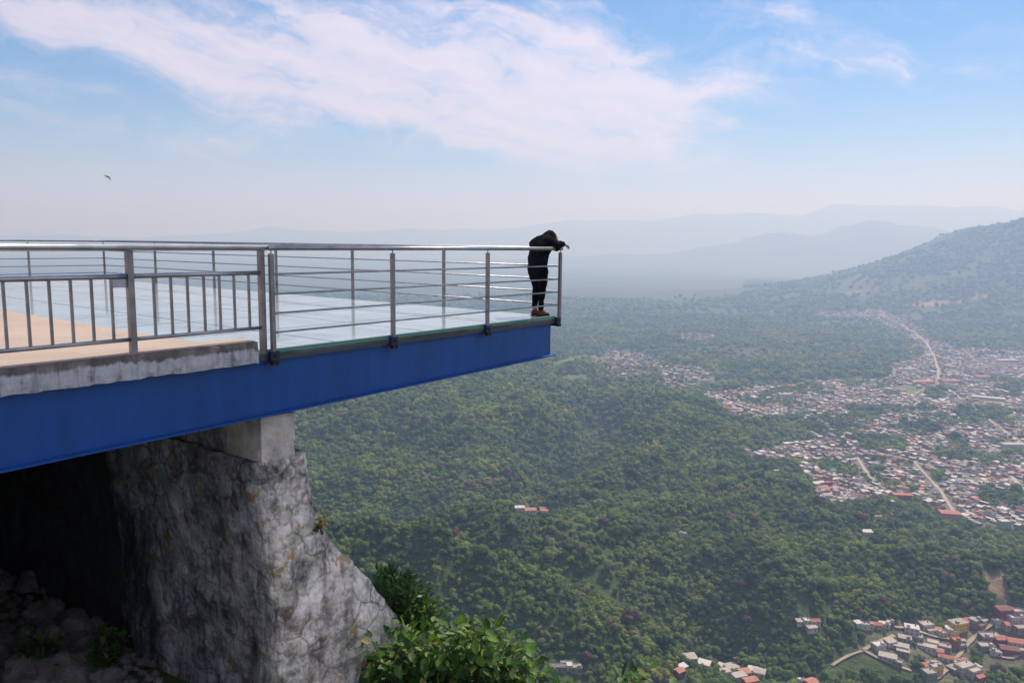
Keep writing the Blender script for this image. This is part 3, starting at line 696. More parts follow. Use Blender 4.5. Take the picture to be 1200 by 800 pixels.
def boxvf(lo, hi):
    x0, y0, z0 = lo; x1, y1, z1 = hi
    return [(x0, y0, z0), (x1, y0, z0), (x1, y1, z0), (x0, y1, z0), (x0, y0, z1), (x1, y0, z1), (x1, y1, z1), (x0, y1, z1)], [(0, 3, 2, 1), (4, 5, 6, 7), (0, 1, 5, 4), (1, 2, 6, 5), (2, 3, 7, 6), (3, 0, 4, 7)]
class MB:
    def __init__(s): s.v = []; s.f = []; s.m = []
    def box(s, lo, hi, mi=0):
        v_, f_ = boxvf(lo, hi); b = len(s.v); s.v += v_; s.f += [tuple(q+b for q in g) for g in f_]; s.m += [mi]*6
    def gable(s, L, Wd, z0, rise, over, mi):
        b = len(s.v); x, y = L/2+over, Wd/2+over; t = .18
        s.v += [(-x, -y, z0), (x, -y, z0), (x, y, z0), (-x, y, z0), (-x, 0, z0+rise), (x, 0, z0+rise), (-x, -y, z0-t), (x, -y, z0-t), (x, y, z0-t), (-x, y, z0-t)]
        F = [(0, 1, 5, 4), (2, 3, 4, 5), (0, 4, 3), (1, 2, 5), (0, 6, 7, 1), (2, 8, 9, 3), (6, 9, 8, 7), (1, 7, 8, 2), (3, 9, 6, 0)]
        s.f += [tuple(q+b for q in g) for g in F]; s.m += [mi]*len(F)
def house_parts(L, Wd, h, roof, rg):
    """returns dict of part name -> MB(s); origin at the base"""
    wall = MB(); rf = MB(); wins = []; 
    wall.box((-L/2, -Wd/2, -2.2), (L/2, Wd/2, h))
    if roof == 'gable': rf.gable(L, Wd, h+.19, rg.uniform(1.0, 1.7), .5, 0); 
    elif roof == 'shed':
        b = len(rf.v); x, y = L/2+.35, Wd/2+.35; d = .9
        rf.v += [(-x, -y, h+.02), (x, -y, h+.02), (x, y, h+.02+d), (-x, y, h+.02+d), (-x, -y, h+.16), (x, -y, h+.16), (x, y, h+.16+d), (-x, y, h+.16+d)]
        rf.f += [(0, 3, 2, 1), (4, 5, 6, 7), (0, 1, 5, 4), (1, 2, 6, 5), (2, 3, 7, 6), (3, 0, 4, 7)]; rf.m += [0]*6
    else:
        t = .22; rf.box((-L/2-.15, -Wd/2-.15, h+.003), (L/2+.15, Wd/2+.15, h+.2))
        if rg.random() < .6:
            for a in (((-L/2, -Wd/2, h+.2), (L/2, -Wd/2+t, h+.85)), ((-L/2, Wd/2-t, h+.2), (L/2, Wd/2, h+.85)), ((-L/2, -Wd/2+t, h+.2), (-L/2+t, Wd/2-t, h+.85)), ((L/2-t, -Wd/2+t, h+.2), (L/2, Wd/2-t, h+.85))): rf.box(*a)
        if rg.random() < .45: sx = rg.choice((-1, 1)); rf.box((sx*L*.25-1.3, -Wd*.25-1.3, h+.2), (sx*L*.25+1.3, -Wd*.25+1.3, h+2.3))
    fl = max(1, int(h/2.9))
    for k in range(fl):
        zb = k*2.9+1.0
        for side in (-1, 1):
            n = max(2, int(L/3.2))
            for i in range(n):
                x = -L/2+L*(i+.5)/n; w = MB(); y = side*Wd/2
                if k == 0 and i == n//2: w.box((x-.5, min(y, y+side*.04), 0), (x+.5, max(y, y+side*.04), 2.1))
                else: w.box((x-.6, min(y, y+side*.04), zb), (x+.6, max(y, y+side*.04), zb+1.15))
                wins.append(w)
            n = max(1, int(Wd/3.4))
            for i in range(n):
                yv = -Wd/2+Wd*(i+.5)/n; w = MB(); x = side*L/2
                w.box((min(x, x+side*.04), yv-.55, zb), (max(x, x+side*.04), yv+.55, zb+1.15)); wins.append(w)
    return wall, rf, wins
HOUSES = []      # x, y, z, rz, L, W, h, rooftype, roofmat, wallmat, zone
def add_house(x, y, rz, L, Wd, h, rt, rm, wm, zone):
    HOUSES.append((x, y, float(height(x, y)), rz, L, Wd, h, rt, rm, wm, zone))
rg = random.Random(11)
# lower hamlet and outlying houses read one by one from the picture: px, py, length, depth, height, roof type, roof, wall
HL = [(1010,731,9,6,3.2,'flat',1,0,-.2),(1018,732,7,6,3,'flat',0,0,-.2),(1026,731,10,6,3.2,'gable',3,1,-.2),(1036,730,9,6,3.2,'flat',2,0,-.2),(1043,728,6,6,3,'flat',0,2,-.2),(1005,729,6,5,2.8,'shed',2,0,.3),
 (1029,755,10,8,3.2,'flat',2,0,.3),(1043,751,9,7,3.2,'shed',1,0,.3),(1053,756,16,6,3.2,'shed',1,0,-.5),(1040,769,14,7,3.4,'shed',1,0,-.5),(1051,775,8,6,3,'flat',0,2,-.5),(1058,762,10,6,3.1,'shed',1,2,-.5),
 (1068,738,12,9,6.2,'flat',2,0,-.4),(1060,747,11,8,3.5,'flat',0,2,-.4),(1075,746,9,8,3.5,'flat',0,2,-.4),(1085,731,12,9,3.4,'flat',1,0,.2),(1090,737,9,7,3.2,'flat',0,0,.2),(1098,737,7,6,3.2,'gable',4,1,.2),(1102,741,9,7,3.4,'flat',1,0,.2),
 (1086,757,15,9,3.6,'flat',1,0,-.5),(1098,762,10,7,3.3,'gable',3,0,-.5),(1106,757,11,8,3.4,'flat',0,2,-.5),(1093,752,9,8,3.2,'flat',1,0,-.5),(1108,770,12,6,3.4,'gable',3,0,-.5),(1119,754,6,7,7,'flat',4,4,.1),(1126,756,7,6,3.5,'flat',0,2,.1),
 (1122,733,15,10,7,'flat',0,5,.3),(1115,740,9,8,4,'flat',1,5,.3),(1131,727,9,7,3.4,'gable',3,1,.3),(1112,736,7,6,3.4,'shed',2,0,.3),(1142,728,9,8,5.5,'flat',0,2,.5),(1148,732,8,7,4,'flat',5,4,.5),(1151,726,7,7,3.4,'flat',1,0,.5),
 (1160,745,18,10,3.5,'flat',0,2,.0),(1172,748,10,8,3.5,'gable',3,4,.0),(1155,756,13,8,3.4,'flat',1,2,.0),(1182,760,15,9,3.6,'gable',5,7,-.3),(1166,762,9,8,3.2,'flat',0,0,-.3),(1190,752,14,9,4,'gable',3,0,-.3),(1198,762,9,7,3.5,'flat',0,2,-.3),
 (1176,715,16,10,5,'gable',5,7,.1),(1190,723,14,9,4,'flat',2,0,.1),(1170,728,10,7,3.4,'flat',1,0,.1),(1182,731,11,8,3.4,'gable',3,1,.1),(1199,735,18,10,4,'flat',0,2,.1),(1193,716,12,8,4,'flat',1,3,.1),(1206,748,14,9,4,'gable',3,0,.1),
 (1093,777,12,7,3.6,'flat',0,2,.2),(1096,783,10,7,5.5,'flat',1,5,.2),(1086,779,8,6,3.2,'gable',3,0,.2),(1088,792,10,9,7,'flat',0,2,.2),(1130,783,17,9,6.2,'flat',1,0,.4),(1140,788,12,9,6,'flat',1,0,.4),(1123,776,12,8,3.6,'flat',0,2,.4),(1128,775,9,7,3.4,'gable',3,0,.4),(1146,793,8,7,4,'gable',3,4,.4),(1118,782,10,8,3.4,'flat',0,2,.4),(1143,781,9,7,3.4,'flat',1,1,.4),
 (945,726,6,6,2.8,'flat',2,0,0),(955,727,8,5,3,'gable',3,0,.1),(950,734,9,8,3.4,'shed',1,0,.2),(936,727,5,5,2.8,'shed',1,0,.2),
 (808,770,11,8,3.2,'shed',1,0,.2),(825,777,10,7,3.2,'shed',2,0,-.5),(833,774,9,6,3.3,'gable',4,0,-.6),(840,779,15,7,3.4,'shed',2,0,-.6),(857,781,12,8,3.4,'shed',1,0,.3),(872,787,9,8,3.4,'gable',4,0,.3),(866,791,12,8,3.4,'flat',1,2,.3),(882,784,8,6,3,'shed',2,0,-.4),(890,787,9,9,3.6,'gable',1,0,-.4),(879,797,12,7,3.4,'gable',4,3,.3),(849,786,9,7,3.3,'flat',1,0,.3),(796,786,7,6,3,'gable',4,4,.6),(800,781,7,5,3,'shed',2,0,.6),
 (950,799,10,8,3.4,'gable',4,1,.4),(938,797,7,5,3,'flat',2,0,.1),
 (609,594,10,7,3.2,'gable',2,0,.1),(620,597,14,8,3.4,'gable',4,0,.1),(638,597,12,8,3.4,'gable',4,0,-.2),(636,594,9,6,3.2,'gable',4,1,-.2),(1016,622,12,7,3.2,'shed',2,0,0),(1028,604,10,6,3.2,'gable',3,0,0),(1042,602,8,6,3.2,'gable',4,1,0),(800,624,9,6,3,'flat',1,0,.2),(910,550,9,6,3,'flat',2,0,.2),
 (653,781,14,7,3,'flat',6,2,0),(664,779,9,7,3,'flat',2,0,0),(675,782,9,6,3.2,'flat',0,2,0)]
for (px, py, L, Wd, h, rt, rm, wm, rz) in HL:
    X, Y, Z = hit(px, py+3); HOUSES.append((X, Y, Z, rz, L, Wd, h, rt, rm, wm, 'hamlet'))
HAM = np.array([(h_[0], h_[1]) for h_ in HOUSES])
# a few big buildings in the town
for (px, py, L, Wd, h, rt, rm, wm, rz) in [(1063, 432, 55, 16, 6, 'flat', 1, 0, .05), (1080, 447, 60, 26, 7, 'gable', 4, 3, .1), (1112, 446, 50, 26, 7, 'gable', 3, 3, .1), (1158, 466, 70, 14, 6, 'shed', 2, 0, -.5), (1180, 422, 70, 22, 8, 'flat', 2, 1, .1), (1171, 438, 60, 10, 6, 'flat', 1, 0, -.5), (1057, 582, 30, 14, 7, 'flat', 3, 7, -.1),
      (1112, 605, 26, 16, 9, 'gable', 3, 3, -.2), (920, 462, 34, 14, 6, 'flat', 2, 0, .05), (1150, 442, 40, 20, 9, 'gable', 3, 0, .2), (1176, 616, 14, 10, 10, 'flat', 2, 8, 0), (709, 421, 5, 5, 18, 'flat', 2, 0, 0), (1186, 521, 40, 16, 6, 'flat', 1, 0, 0), (812, 440, 20, 12, 8, 'flat', 1, 0, 0), (1043, 594, 9, 9, 12, 'flat', 0, 2, 0), (988, 585, 26, 11, 5, 'flat', 0, 2, -.3), (968, 566, 16, 9, 5, 'flat', 3, 7, .1), (1170, 473, 50, 12, 6, 'flat', 1, 5, -.5)]:
    X, Y, Z = hit(px, py+2); HOUSES.append((X, Y, Z, rz, L, Wd, h, rt, rm, wm, 'town'))
BIG = [(h_[0], h_[1], max(h_[4], h_[5])*.6) for h_ in HOUSES if h_[10] == 'town']
def street_angle(x, y): return .25+.9*(fbm(np.array([x/420.]), np.array([y/420.]), 99, 2)[0]-.5)
cell = 11.5
cands = []
ca0, sa0 = math.cos(.25), math.sin(.25)
gx, gy = np.meshgrid(np.arange(-60, 290), np.arange(40, 420)); gx = gx.ravel(); gy = gy.ravel()
a_ = gx*cell*1.12; b_ = gy*cell
jit = np.random.RandomState(5)
cxw = a_*ca0-b_*sa0*.0+a_*0+jit.uniform(-2.5, 2.5, len(a_)); cyw = b_+a_*sa0+jit.uniform(-2.5, 2.5, len(a_))
hz_ = height(cxw, cyw); PX, PY = proj(cxw, cyw, hz_)
ok = inpoly(PX, PY, TOWN)
vil = np.zeros(len(PX), bool)
for q in VILL: vil |= inpoly(PX, PY, q)
for q in GREENS: ok &= ~inpoly(PX, PY, q)
ok &= ~inpoly(PX, PY, FIELD)
ok |= vil & (jit.rand(len(PX)) < .30)
rdm = linedist(cxw, cyw, RD['town_street'][0][0]); ok |= (rdm < 75) & (jit.rand(len(PX)) < .75) & (cyw > 1900)
dens = fbm(cxw/95, cyw/95, 205, 4)+.10*np.clip((cyw-1000)/1500, -.3, 1)*0
ok &= (dens > .405) | (jit.rand(len(PX)) < .18)
ok &= jit.rand(len(PX)) < .87
ok &= cyw < 4500
for pts, wd in STREETP: ok &= linedist(cxw, cyw, pts) > wd*.5+5
for bx, by, br in BIG: ok &= np.hypot(cxw-bx, cyw-by) > br+4
# scattered farmhouses in the plain
sc_x = jit.uniform(-400, 2600, 420); sc_y = jit.uniform(1900, 4300, 420)
ii = np.where(ok)[0]
def rnd_house(x, y, z, zone):
    L = rg.uniform(7.5, 12.5); Wd = rg.uniform(6, 9.5); h = rg.choice((2.9, 3.0, 3.2, 5.8, 6.0, 3.1, 8.6 if rg.random() < .3 else 5.6))
    rt = rg.choices(('flat', 'gable', 'shed'), (.62, .18, .2))[0]
    rm = rg.choices(range(7), (32, 26, 12, 8, 6, 5, 6) if rt == 'flat' else (14, 8, 34, 8, 8, 10, 10))[0]
    wm = rg.choices(range(9), (30, 14, 24, 10, 8, 3, 3, 7, 3))[0]
    rz = .25+.5*(dens_at(x, y)-.5)*2+rg.choice((0, math.pi/2))+rg.uniform(-.08, .08)
    HOUSES.append((x, y, z, rz, L, Wd, h, rt, rm, wm, zone))
def dens_at(x, y): return float(fbm(np.array([x/420.]), np.array([y/420.]), 99, 2)[0])
for k in ii: rnd_house(cxw[k], cyw[k], float(hz_[k]), 'town')
for x, y in zip(sc_x, sc_y):
    if fbm(np.array([x/300.]), np.array([y/300.]), 301, 2)[0] > .60: rnd_house(x, y, float(height(x, y)), 'town')
# split: the 300 nearest in view are things of their own, the rest one mass of far roofs
def hd(h_): return math.hypot(h_[0], h_[1])/max(h_[4]/12, .6)
inv = []; rest = []
for h_ in HOUSES:
    a, b = proj(h_[0], h_[1], h_[2]+2)
    (inv if (-5 < a < 1205 and b < 803 and a > 470) else rest).append(h_)
inv.sort(key=hd); rest = inv[300:]+[r_ for r_ in rest if r_[10] == 'town']
inv = inv[:300]
numw = lambda h_: 'two-storey ' if 5 < h_[6] < 7.5 else ('tall ' if h_[6] >= 7.5 else 'low ')
rt_n = {'flat': 'flat', 'gable': 'pitched', 'shed': 'sloping'}
from collections import Counter
def place(h_):
    a, b = proj(h_[0], h_[1], h_[2])
    if h_[10] == 'hamlet':
        if a < 560: return 'alone in the hazy forest right of the stone wall'
        if a < 645: return 'on the wooded spur below the platform tip'
        if a < 690 and b > 700: return 'just above the broad-leaved shrub'
        if a < 905 and b > 760: return 'in the small cluster at the bottom centre'
        if b > 720 and a < 965: return 'in the lone forest farmyard' if b < 770 else 'at the bottom edge of the forest'
        if b < 700: return 'on its own in the forest below the town'
        if a < 1062: return 'at the dirt loop west of the hamlet'
        if a > 1150: return 'at the east end of the hamlet'
        return 'south of the hamlet road' if b > 768 else 'in the middle of the lower hamlet'
    if a < 900: return 'in the western outskirts of the town'
    if a < 1000: return 'on the south-western rim of the town'
    if b > 585: return 'on the lowest southern rim of the town'
    if a < 1100: return 'in the southern middle of the town'
    return 'in the south-eastern quarter of the town'
MESH = {}
lab = []
for h_ in inv:
    cs = ('long ' if h_[4] > 13.5 else '')
    lab.append(f"{numw(h_)}{cs}{WALLS[h_[9]][0]} house, {ROOFS[h_[8]][0]} roof, {place(h_)}")
for k, h_ in enumerate(inv):
    x, y, z, rz, L, Wd, h, rt, rm, wm, zone = h_
    rgh = random.Random(k); wall, rf, wins = house_parts(L, Wd, h, rt, rgh)
    e = empty('house', (x, y, z), rz); big_ = k < 24
    grp = 'houses of the lower hamlet' if zone == 'hamlet' else 'nearest houses of the valley town'
    tag(e, lab[k], 'house', grp)
    if big_:
        mk('wall', wall.v, wall.f, WM[wm], e)
        for w in wins: mk('window', w.v, w.f, DARK, e)
    else:
        W2 = MB(); W2.v = list(wall.v); W2.f = list(wall.f); W2.m = [0]*len(wall.f)
        for w in wins:
            b = len(W2.v); W2.v += w.v; W2.f += [tuple(q+b for q in g) for g in w.f]; W2.m += [1]*len(w.f)
        mk('wall', W2.v, W2.f, None, e, mats=[WM[wm], DARK], mi=W2.m)
    r_ = mk('roof', rf.v, rf.f, RM[rm], e)
    if rt == 'flat' and rgh.random() < .5:
        bm = bmesh.new(); addtube(bm, (L*.25, Wd*.2, h+.2), (L*.25, Wd*.2, h+1.3), .55, 10, .5); addtube(bm, (L*.25, Wd*.2, h+1.3), (L*.25, Wd*.2, h+1.5), .5, 10, .2)
        bmobj('water_tank', bm, TANK, r_)
far = MB(); nm = len(WM)
for k, h_ in enumerate(rest):
    x, y, z, rz, L, Wd, h, rt, rm, wm, zone = h_
    if y < 400: continue
    rgh = random.Random(k+999); wall, rf, wins = house_parts(L, Wd, h, rt, rgh); c_, s_ = math.cos(rz), math.sin(rz)
    grp = [(wall, wm), (rf, nm+rm)]
    if math.hypot(x, y) < 1900: grp += [(w, nm+len(RM)) for w in wins]
    for mb, mi in grp:
        b = len(far.v); far.v += [(x+c_*p[0]-s_*p[1], y+s_*p[0]+c_*p[1], z+p[2]) for p in mb.v]; far.f += [tuple(q+b for q in g) for g in mb.f]; far.m += [mi]*len(mb.f)
fo = mk('distant_town', far.v, far.f, None, None, mats=WM+RM+[DARK], mi=far.m)
tag(fo, 'mass of distant pale and red roofs filling the valley town', 'town', kind='stuff')
print('houses', len(inv), len(rest))

# ------------------------------------------------------------------ trees
def crown_mesh(seed, n_leaf=420, r=1.0, zf=.85, lobes=9):
    rg = random.Random(seed); vs = []; fs = []
    cs = []
    for k in range(lobes):
        a = rg.uniform(0, 6.28); d = rg.uniform(.2, .78)*(k > 0); cs.append((d*math.cos(a), d*math.sin(a), rg.uniform(.55, 1.15)*zf*(1.0 if k else 1.1), rg.uniform(.22, .48) if k else .55))
    for (cx, cy, cz, cr) in cs:
        bm = bmesh.new(); bmesh.ops.create_icosphere(bm, subdivisions=2, radius=1)
        b = len(vs)
        for v_ in bm.verts:
            p = v_.co; q = 1+.34*mn.fractal(p*2.6+Vector((seed*3.1, cx*9, cy*7)), 1, 2, 3)
            vs.append((cx+p.x*cr*.86*q, cy+p.y*cr*.86*q, cz+p.z*cr*.75*q))
        fs += [tuple(v_.index+b for v_ in f.verts) for f in bm.faces]; bm.free()
    for _ in range(n_leaf):
        cx, cy, cz, cr = rg.choice(cs); d = Vector((rg.gauss(0, 1), rg.gauss(0, 1), rg.gauss(.35, 1))).normalized()
        p = Vector((cx, cy, cz))+Vector((d.x*cr, d.y*cr, d.z*cr*.85))*rg.uniform(.85, 1.12)
        s = rg.uniform(.05, .12); n_ = (d+Vector((rg.gauss(0, .6), rg.gauss(0, .6), rg.gauss(.3, .6)))).normalized(); t = n_.orthogonal().normalized(); t.rotate(Matrix.Rotation(rg.uniform(0, 6.28), 3, n_)); u = n_.cross(t)
        b = len(vs); vs += [tuple(p+t*s), tuple(p+u*s*.8+n_*s*.3), tuple(p-t*s), tuple(p-u*s*.8-n_*s*.2)]; fs.append((b, b+1, b+2, b+3))
    return vs, fs
def leafy(m, c, v):
    b = m.bsdf(c, .7, 0, bump=m.noise(v, 1.6, 4, .7), bs=.8, bd=.8); t = m.n('ShaderNodeBsdfTranslucent'); hs = m.n('ShaderNodeHueSaturation'); hs.inputs['Value'].default_value = 2.2; m.l(c, hs.inputs['Color']); m.l(hs.outputs[0], t.inputs['Color'])
    x = m.n('ShaderNodeMixShader'); x.inputs[0].default_value = .30; m.l(b.outputs[0], x.inputs[1]); m.l(t.outputs[0], x.inputs[2]); m.l(x.outputs[0], m.out.inputs['Surface'])
m = N('forest crowns'); oi = m.n('ShaderNodeObjectInfo'); v = m.n('ShaderNodeNewGeometry').outputs['Position']
pf_ = m.math('ADD', m.math('MULTIPLY', oi.outputs['Random'], .42), m.math('MULTIPLY', m.ramp(m.noise(v, .016, 6, .7), [(.34, 0.0), (.68, 1.0)]), .58))
pal = m.ramp(pf_, [(0, (.022, .050, .010)), (.22, (.045, .090, .014)), (.48, (.085, .142, .018)), (.66, (.135, .185, .026)), (.80, (.18, .21, .038)), (.88, (.14, .13, .050)), (.93, (.14, .10, .055)), (.98, (.17, .15, .09)), (1, (.08, .18, .02))])
zone = m.ramp(m.noise(v, .0075, 5, .62), [(.36, (.75, .88, .75)), (.46, (1.15, 1.15, .95)), (.54, (1.35, 1.28, 1)), (.66, (1.9, 1.6, 1.0))])
c = m.mix(1.0, pal, zone, 'MULTIPLY')
c = m.mix(.5, c, m.ramp(m.noise(v, .9, 4, .7), [(.3, .32), (.7, .78)]), 'OVERLAY')
leafy(m, c, v)
CROWN = m.m
def crown_variant(name, c0, c1):
    m = N(name); v = m.n('ShaderNodeNewGeometry').outputs['Position']
    c = m.ramp(m.noise(v, .7, 5, .7), [(.3, c0), (.7, c1)]); leafy(m, c, v); return m.m
KINDS = [('dark green', 'dense dark green', crown_variant('dark crown', (.028, .060, .009), (.068, .12, .018)), .32), ('mid green', 'full mid green', crown_variant('mid crown', (.07, .12, .016), (.14, .20, .028)), .33),
         ('bright green', 'bright light green', crown_variant('bright crown', (.09, .16, .018), (.16, .26, .035)), .12), ('olive', 'dull olive green', crown_variant('olive crown', (.10, .11, .028), (.18, .18, .05)), .15), ('russet', 'dry reddish brown', crown_variant('russet crown', (.09, .052, .032), (.17, .105, .07)), .08)]
TCOL = bpy.data.collections.new('crown shapes')
NV = 7
variants = [crown_mesh(100+k) for k in range(NV)]
for k, (vs, fs) in enumerate(variants):
    me = bpy.data.meshes.new('crown'); me.from_pydata(vs, [], fs); me.materials.append(CROWN); me.update()
    o = bpy.data.objects.new('crown_shape', me); TCOL.objects.link(o)
# sample positions
T = np.random.RandomState(42)
pts = []
r0 = 330.0; rr = r0
while rr < 5200:
    s = 5.3+max(0, rr-800)*.0046
    if rr > 2500: s = 13.8+(rr-2500)*.008
    na = int(rad(96)*rr/s)
    az = np.linspace(rad(-44), rad(52), na)+T.uniform(-.5, .5, na)*s/rr*.9; r2 = rr+T.uniform(-.5, .5, na)*s*.95
    pts.append(np.stack([r2*np.sin(az), r2*np.cos(az), np.full(na, s)], 1)); rr += s*.93
rr = 5200.
while rr < 8600:
    s = 30.; na = int(rad(22)*rr/s); az = np.linspace(rad(17), rad(39), na)+T.uniform(-.5, .5, na)*s/rr; r2 = rr+T.uniform(-.5, .5, na)*s
    pts.append(np.stack([r2*np.sin(az), r2*np.cos(az), np.full(na, s)], 1)); rr += s
P = np.concatenate(pts); X, Y, SS = P.T; Z = height(X, Y); PX, PY = proj(X, Y, Z)
keep = (Y > 100) & (PX > -120) & (PX < 1330) & (PY < 860)
keep &= ~((PX < 150) & (PY > 600))
intown = inpoly(PX, PY, TOWN)
for q in VILL: intown |= inpoly(PX, PY, q)
for q in GREENS: intown &= ~inpoly(PX, PY, q)
invil = inpoly(PX, PY, VILL[0]) | inpoly(PX, PY, VILL[1]) | inpoly(PX, PY, VILL[3])
dens_t = fbm(X/95, Y/95, 205, 4)
keep &= ~intown | ((dens_t < .40) & (T.rand(len(X)) < .8)) | (T.rand(len(X)) < np.where(invil, .40, .07))
for q in CLEARINGS+[FIELD]: keep &= ~inpoly(PX, PY, q)
# open fields in the plain
fieldn = fbm(X/420+3, Y/260, 401, 4); keep &= ~((fieldn > .575) & (Y > 2000)) | (T.rand(len(X)) < .25)
thin = fbm(X/70, Y/70, 501, 3); keep &= (thin < .70) | (T.rand(len(X)) < .45)
kidx = np.where(keep)[0]; X, Y, Z, SS, PX, PY = [a[kidx] for a in (X, Y, Z, SS, PX, PY)]
sc = SS*(.42+.50*T.rand(len(X))**1.8)*(1+.6*(fbm(X/55, Y/55, 601, 2)-.5)); big = T.rand(len(X)) < .09; sc[big] *= 1.9; sc = np.minimum(sc, np.where(np.hypot(X, Y) < 4300, 8.5, 14)+T.rand(len(X))*3); it_ = intown[kidx]; sc[it_] = np.minimum(sc[it_], 6.0)
# clear of houses and roads, also on the viewer's side so that they stay visible
ok = np.ones(len(X), bool)
r_ = np.hypot(X, Y); dxn, dyn = X/r_, Y/r_
for h_ in HOUSES:
    if h_[10] == 'hamlet' or h_ in inv:
        n_ = (np.abs(X-h_[0]) < 45) & (np.abs(Y-h_[1]) < 45)
        if not n_.any(): continue
        i = np.where(n_)[0]; ax, ay = X[i]-h_[0], Y[i]-h_[1]; al = ax*dxn[i]+ay*dyn[i]; ac = ax*dyn[i]-ay*dxn[i]
        hw = max(h_[4], h_[5])*.5
        ok[i[(al > -hw-sc[i]*2.2) & (al < hw+1.5) & (np.abs(ac) < hw+sc[i]*.55)]] = False
for pts_, wd in RD['dirt_road']+RD['town_street']:
    for ofs in (0, 5, 10):
        ok &= linedist(X+dxn*ofs, Y+dyn*ofs, pts_) > wd*.5+sc*.55
X, Y, Z, sc, PX, PY = [a[ok] for a in (X, Y, Z, sc, PX, PY)]
# 300 that show largest
size = sc/np.hypot(X, Y); inview = (PX > 470) & (PX < 1195) & (PY < 794) & (PY > 300) & ~((PX < 660) & (PY > 640)) & ~((PX > 690) & (PX < 800) & (PY > 765))
order = np.argsort(np.where(inview, -size, 1)); top = order[:300]
mask = np.ones(len(X), bool); mask[top] = False
print('trees', mask.sum())
TRK = simple('tree bark', (.12, .10, .08), .9)
protos = {}
def tree_place(px, py):
    if px < 640: return 'on the shaded spur right of the stone wall'
    if px < 790: return 'on the slope beyond the broad-leaved shrub' if py > 640 else 'on the spur below the platform tip'
    if px < 910: return 'above the small bottom-centre cluster of roofs' if py > 660 else 'in the forest left of the town'
    if px < 1010: return 'round the lone forest farmyard' if py > 660 else 'just below the town rim'
    if px < 1100: return 'beside the dirt loop of the lower hamlet' if py > 700 else 'in the forest between town and hamlet'
    return 'among the houses of the lower hamlet' if py > 705 else 'in the forest above the hamlet'
crown_data = {}
def get_crown(kind, var):
    if (kind, var) not in crown_data:
        vs, fs = variants[var]; me = bpy.data.meshes.new('crown'); me.from_pydata(vs, [], fs); me.materials.append(KINDS[kind][2]); me.update(); crown_data[(kind, var)] = me
    return crown_data[(kind, var)]
bm = bmesh.new(); addtube(bm, (0, 0, -.35), (.03, .02, .45), .055, 8, .035); addtube(bm, (.03, .02, .38), (.3, .1, .8), .03, 6, .012); addtube(bm, (.03, .02, .38), (-.25, .12, .85), .028, 6, .012); addtube(bm, (.03, .02, .40), (.0, -.28, .85), .028, 6, .012)
trunk_me = bpy.data.meshes.new('trunk'); bm.to_mesh(trunk_me); bm.free(); trunk_me.materials.append(TRK)
rt_ = random.Random(77)
for i in top:
    kd = rt_.choices(range(5), [k_[3] for k_ in KINDS])[0]; s = float(sc[i])
    e = empty('tree', (float(X[i]), float(Y[i]), float(Z[i])), rt_.uniform(0, 6.28)); e.scale = (s, s, s*rt_.uniform(.9, 1.25))
    szw = 'huge' if s > 6.8 else ('large' if s > 5.2 else 'medium')
    tag(e, f"{szw} {KINDS[kd][1]} tree {tree_place(PX[i], PY[i])}", 'tree', 'trees of the forest nearest the viewpoint')
    cr = bpy.data.objects.new('crown', get_crown(kd, rt_.randrange(NV))); COL.objects.link(cr); cr.parent = e
    tk = bpy.data.objects.new('trunk', trunk_me); COL.objects.link(tk); tk.parent = e
# the rest: one object, crowns placed on points
X, Y, Z, sc = [a[mask] for a in (X, Y, Z, sc)]
me = bpy.data.meshes.new('forest'); me.vertices.add(len(X)); me.vertices.foreach_set('co', np.stack([X, Y, Z-.1*sc], 1).ravel().astype(np.float32))
a = me.attributes.new('sz', 'FLOAT', 'POINT'); a.data.foreach_set('value', sc.astype(np.float32))
a = me.attributes.new('rot', 'FLOAT', 'POINT'); a.data.foreach_set('value', T.uniform(0, 6.28, len(X)).astype(np.float32))
a = me.attributes.new('hs', 'FLOAT', 'POINT'); a.data.foreach_set('value', T.uniform(.85, 1.3, len(X)).astype(np.float32))
fr = bpy.data.objects.new('forest', me); COL.objects.link(fr); tag(fr, 'endless canopy of green, olive and russet trees covering the valley slopes', 'forest', kind='stuff')
ng = bpy.data.node_groups.new('canopy', 'GeometryNodeTree')
ng.interface.new_socket('Geometry', in_out='INPUT', socket_type='NodeSocketGeometry'); ng.interface.new_socket('Geometry', in_out='OUTPUT', socket_type='NodeSocketGeometry')
gi = ng.nodes.new('NodeGroupInput'); go = ng.nodes.new('NodeGroupOutput'); iop = ng.nodes.new('GeometryNodeInstanceOnPoints'); ci = ng.nodes.new('GeometryNodeCollectionInfo')
ci.inputs['Collection'].default_value = TCOL; ci.inputs['Separate Children'].default_value = True; ci.inputs['Reset Children'].default_value = True
iop.inputs['Pick Instance'].default_value = True
rv = ng.nodes.new('FunctionNodeRandomValue'); rv.data_type = 'INT'; rv.inputs['Min'].default_value = 0 if False else rv.inputs['Min'].default_value
for s_ in rv.inputs:
    if s_.type == 'INT' and s_.name == 'Max': s_.default_value = NV-1
    if s_.type == 'INT' and s_.name == 'Min': s_.default_value = 0
def nattr(n_):
    q = ng.nodes.new('GeometryNodeInputNamedAttribute'); q.data_type = 'FLOAT'; q.inputs['Name'].default_value = n_; return q.outputs['Attribute']
cxyz = ng.nodes.new('ShaderNodeCombineXYZ'); ng.links.new(nattr('rot'), cxyz.inputs[2])
s_ = nattr('sz'); mu = ng.nodes.new('ShaderNodeMath'); mu.operation = 'MULTIPLY'; ng.links.new(s_, mu.inputs[0]); ng.links.new(nattr('hs'), mu.inputs[1])
sx_ = ng.nodes.new('ShaderNodeCombineXYZ'); ng.links.new(s_, sx_.inputs[0]); ng.links.new(s_, sx_.inputs[1]); ng.links.new(mu.outputs[0], sx_.inputs[2])
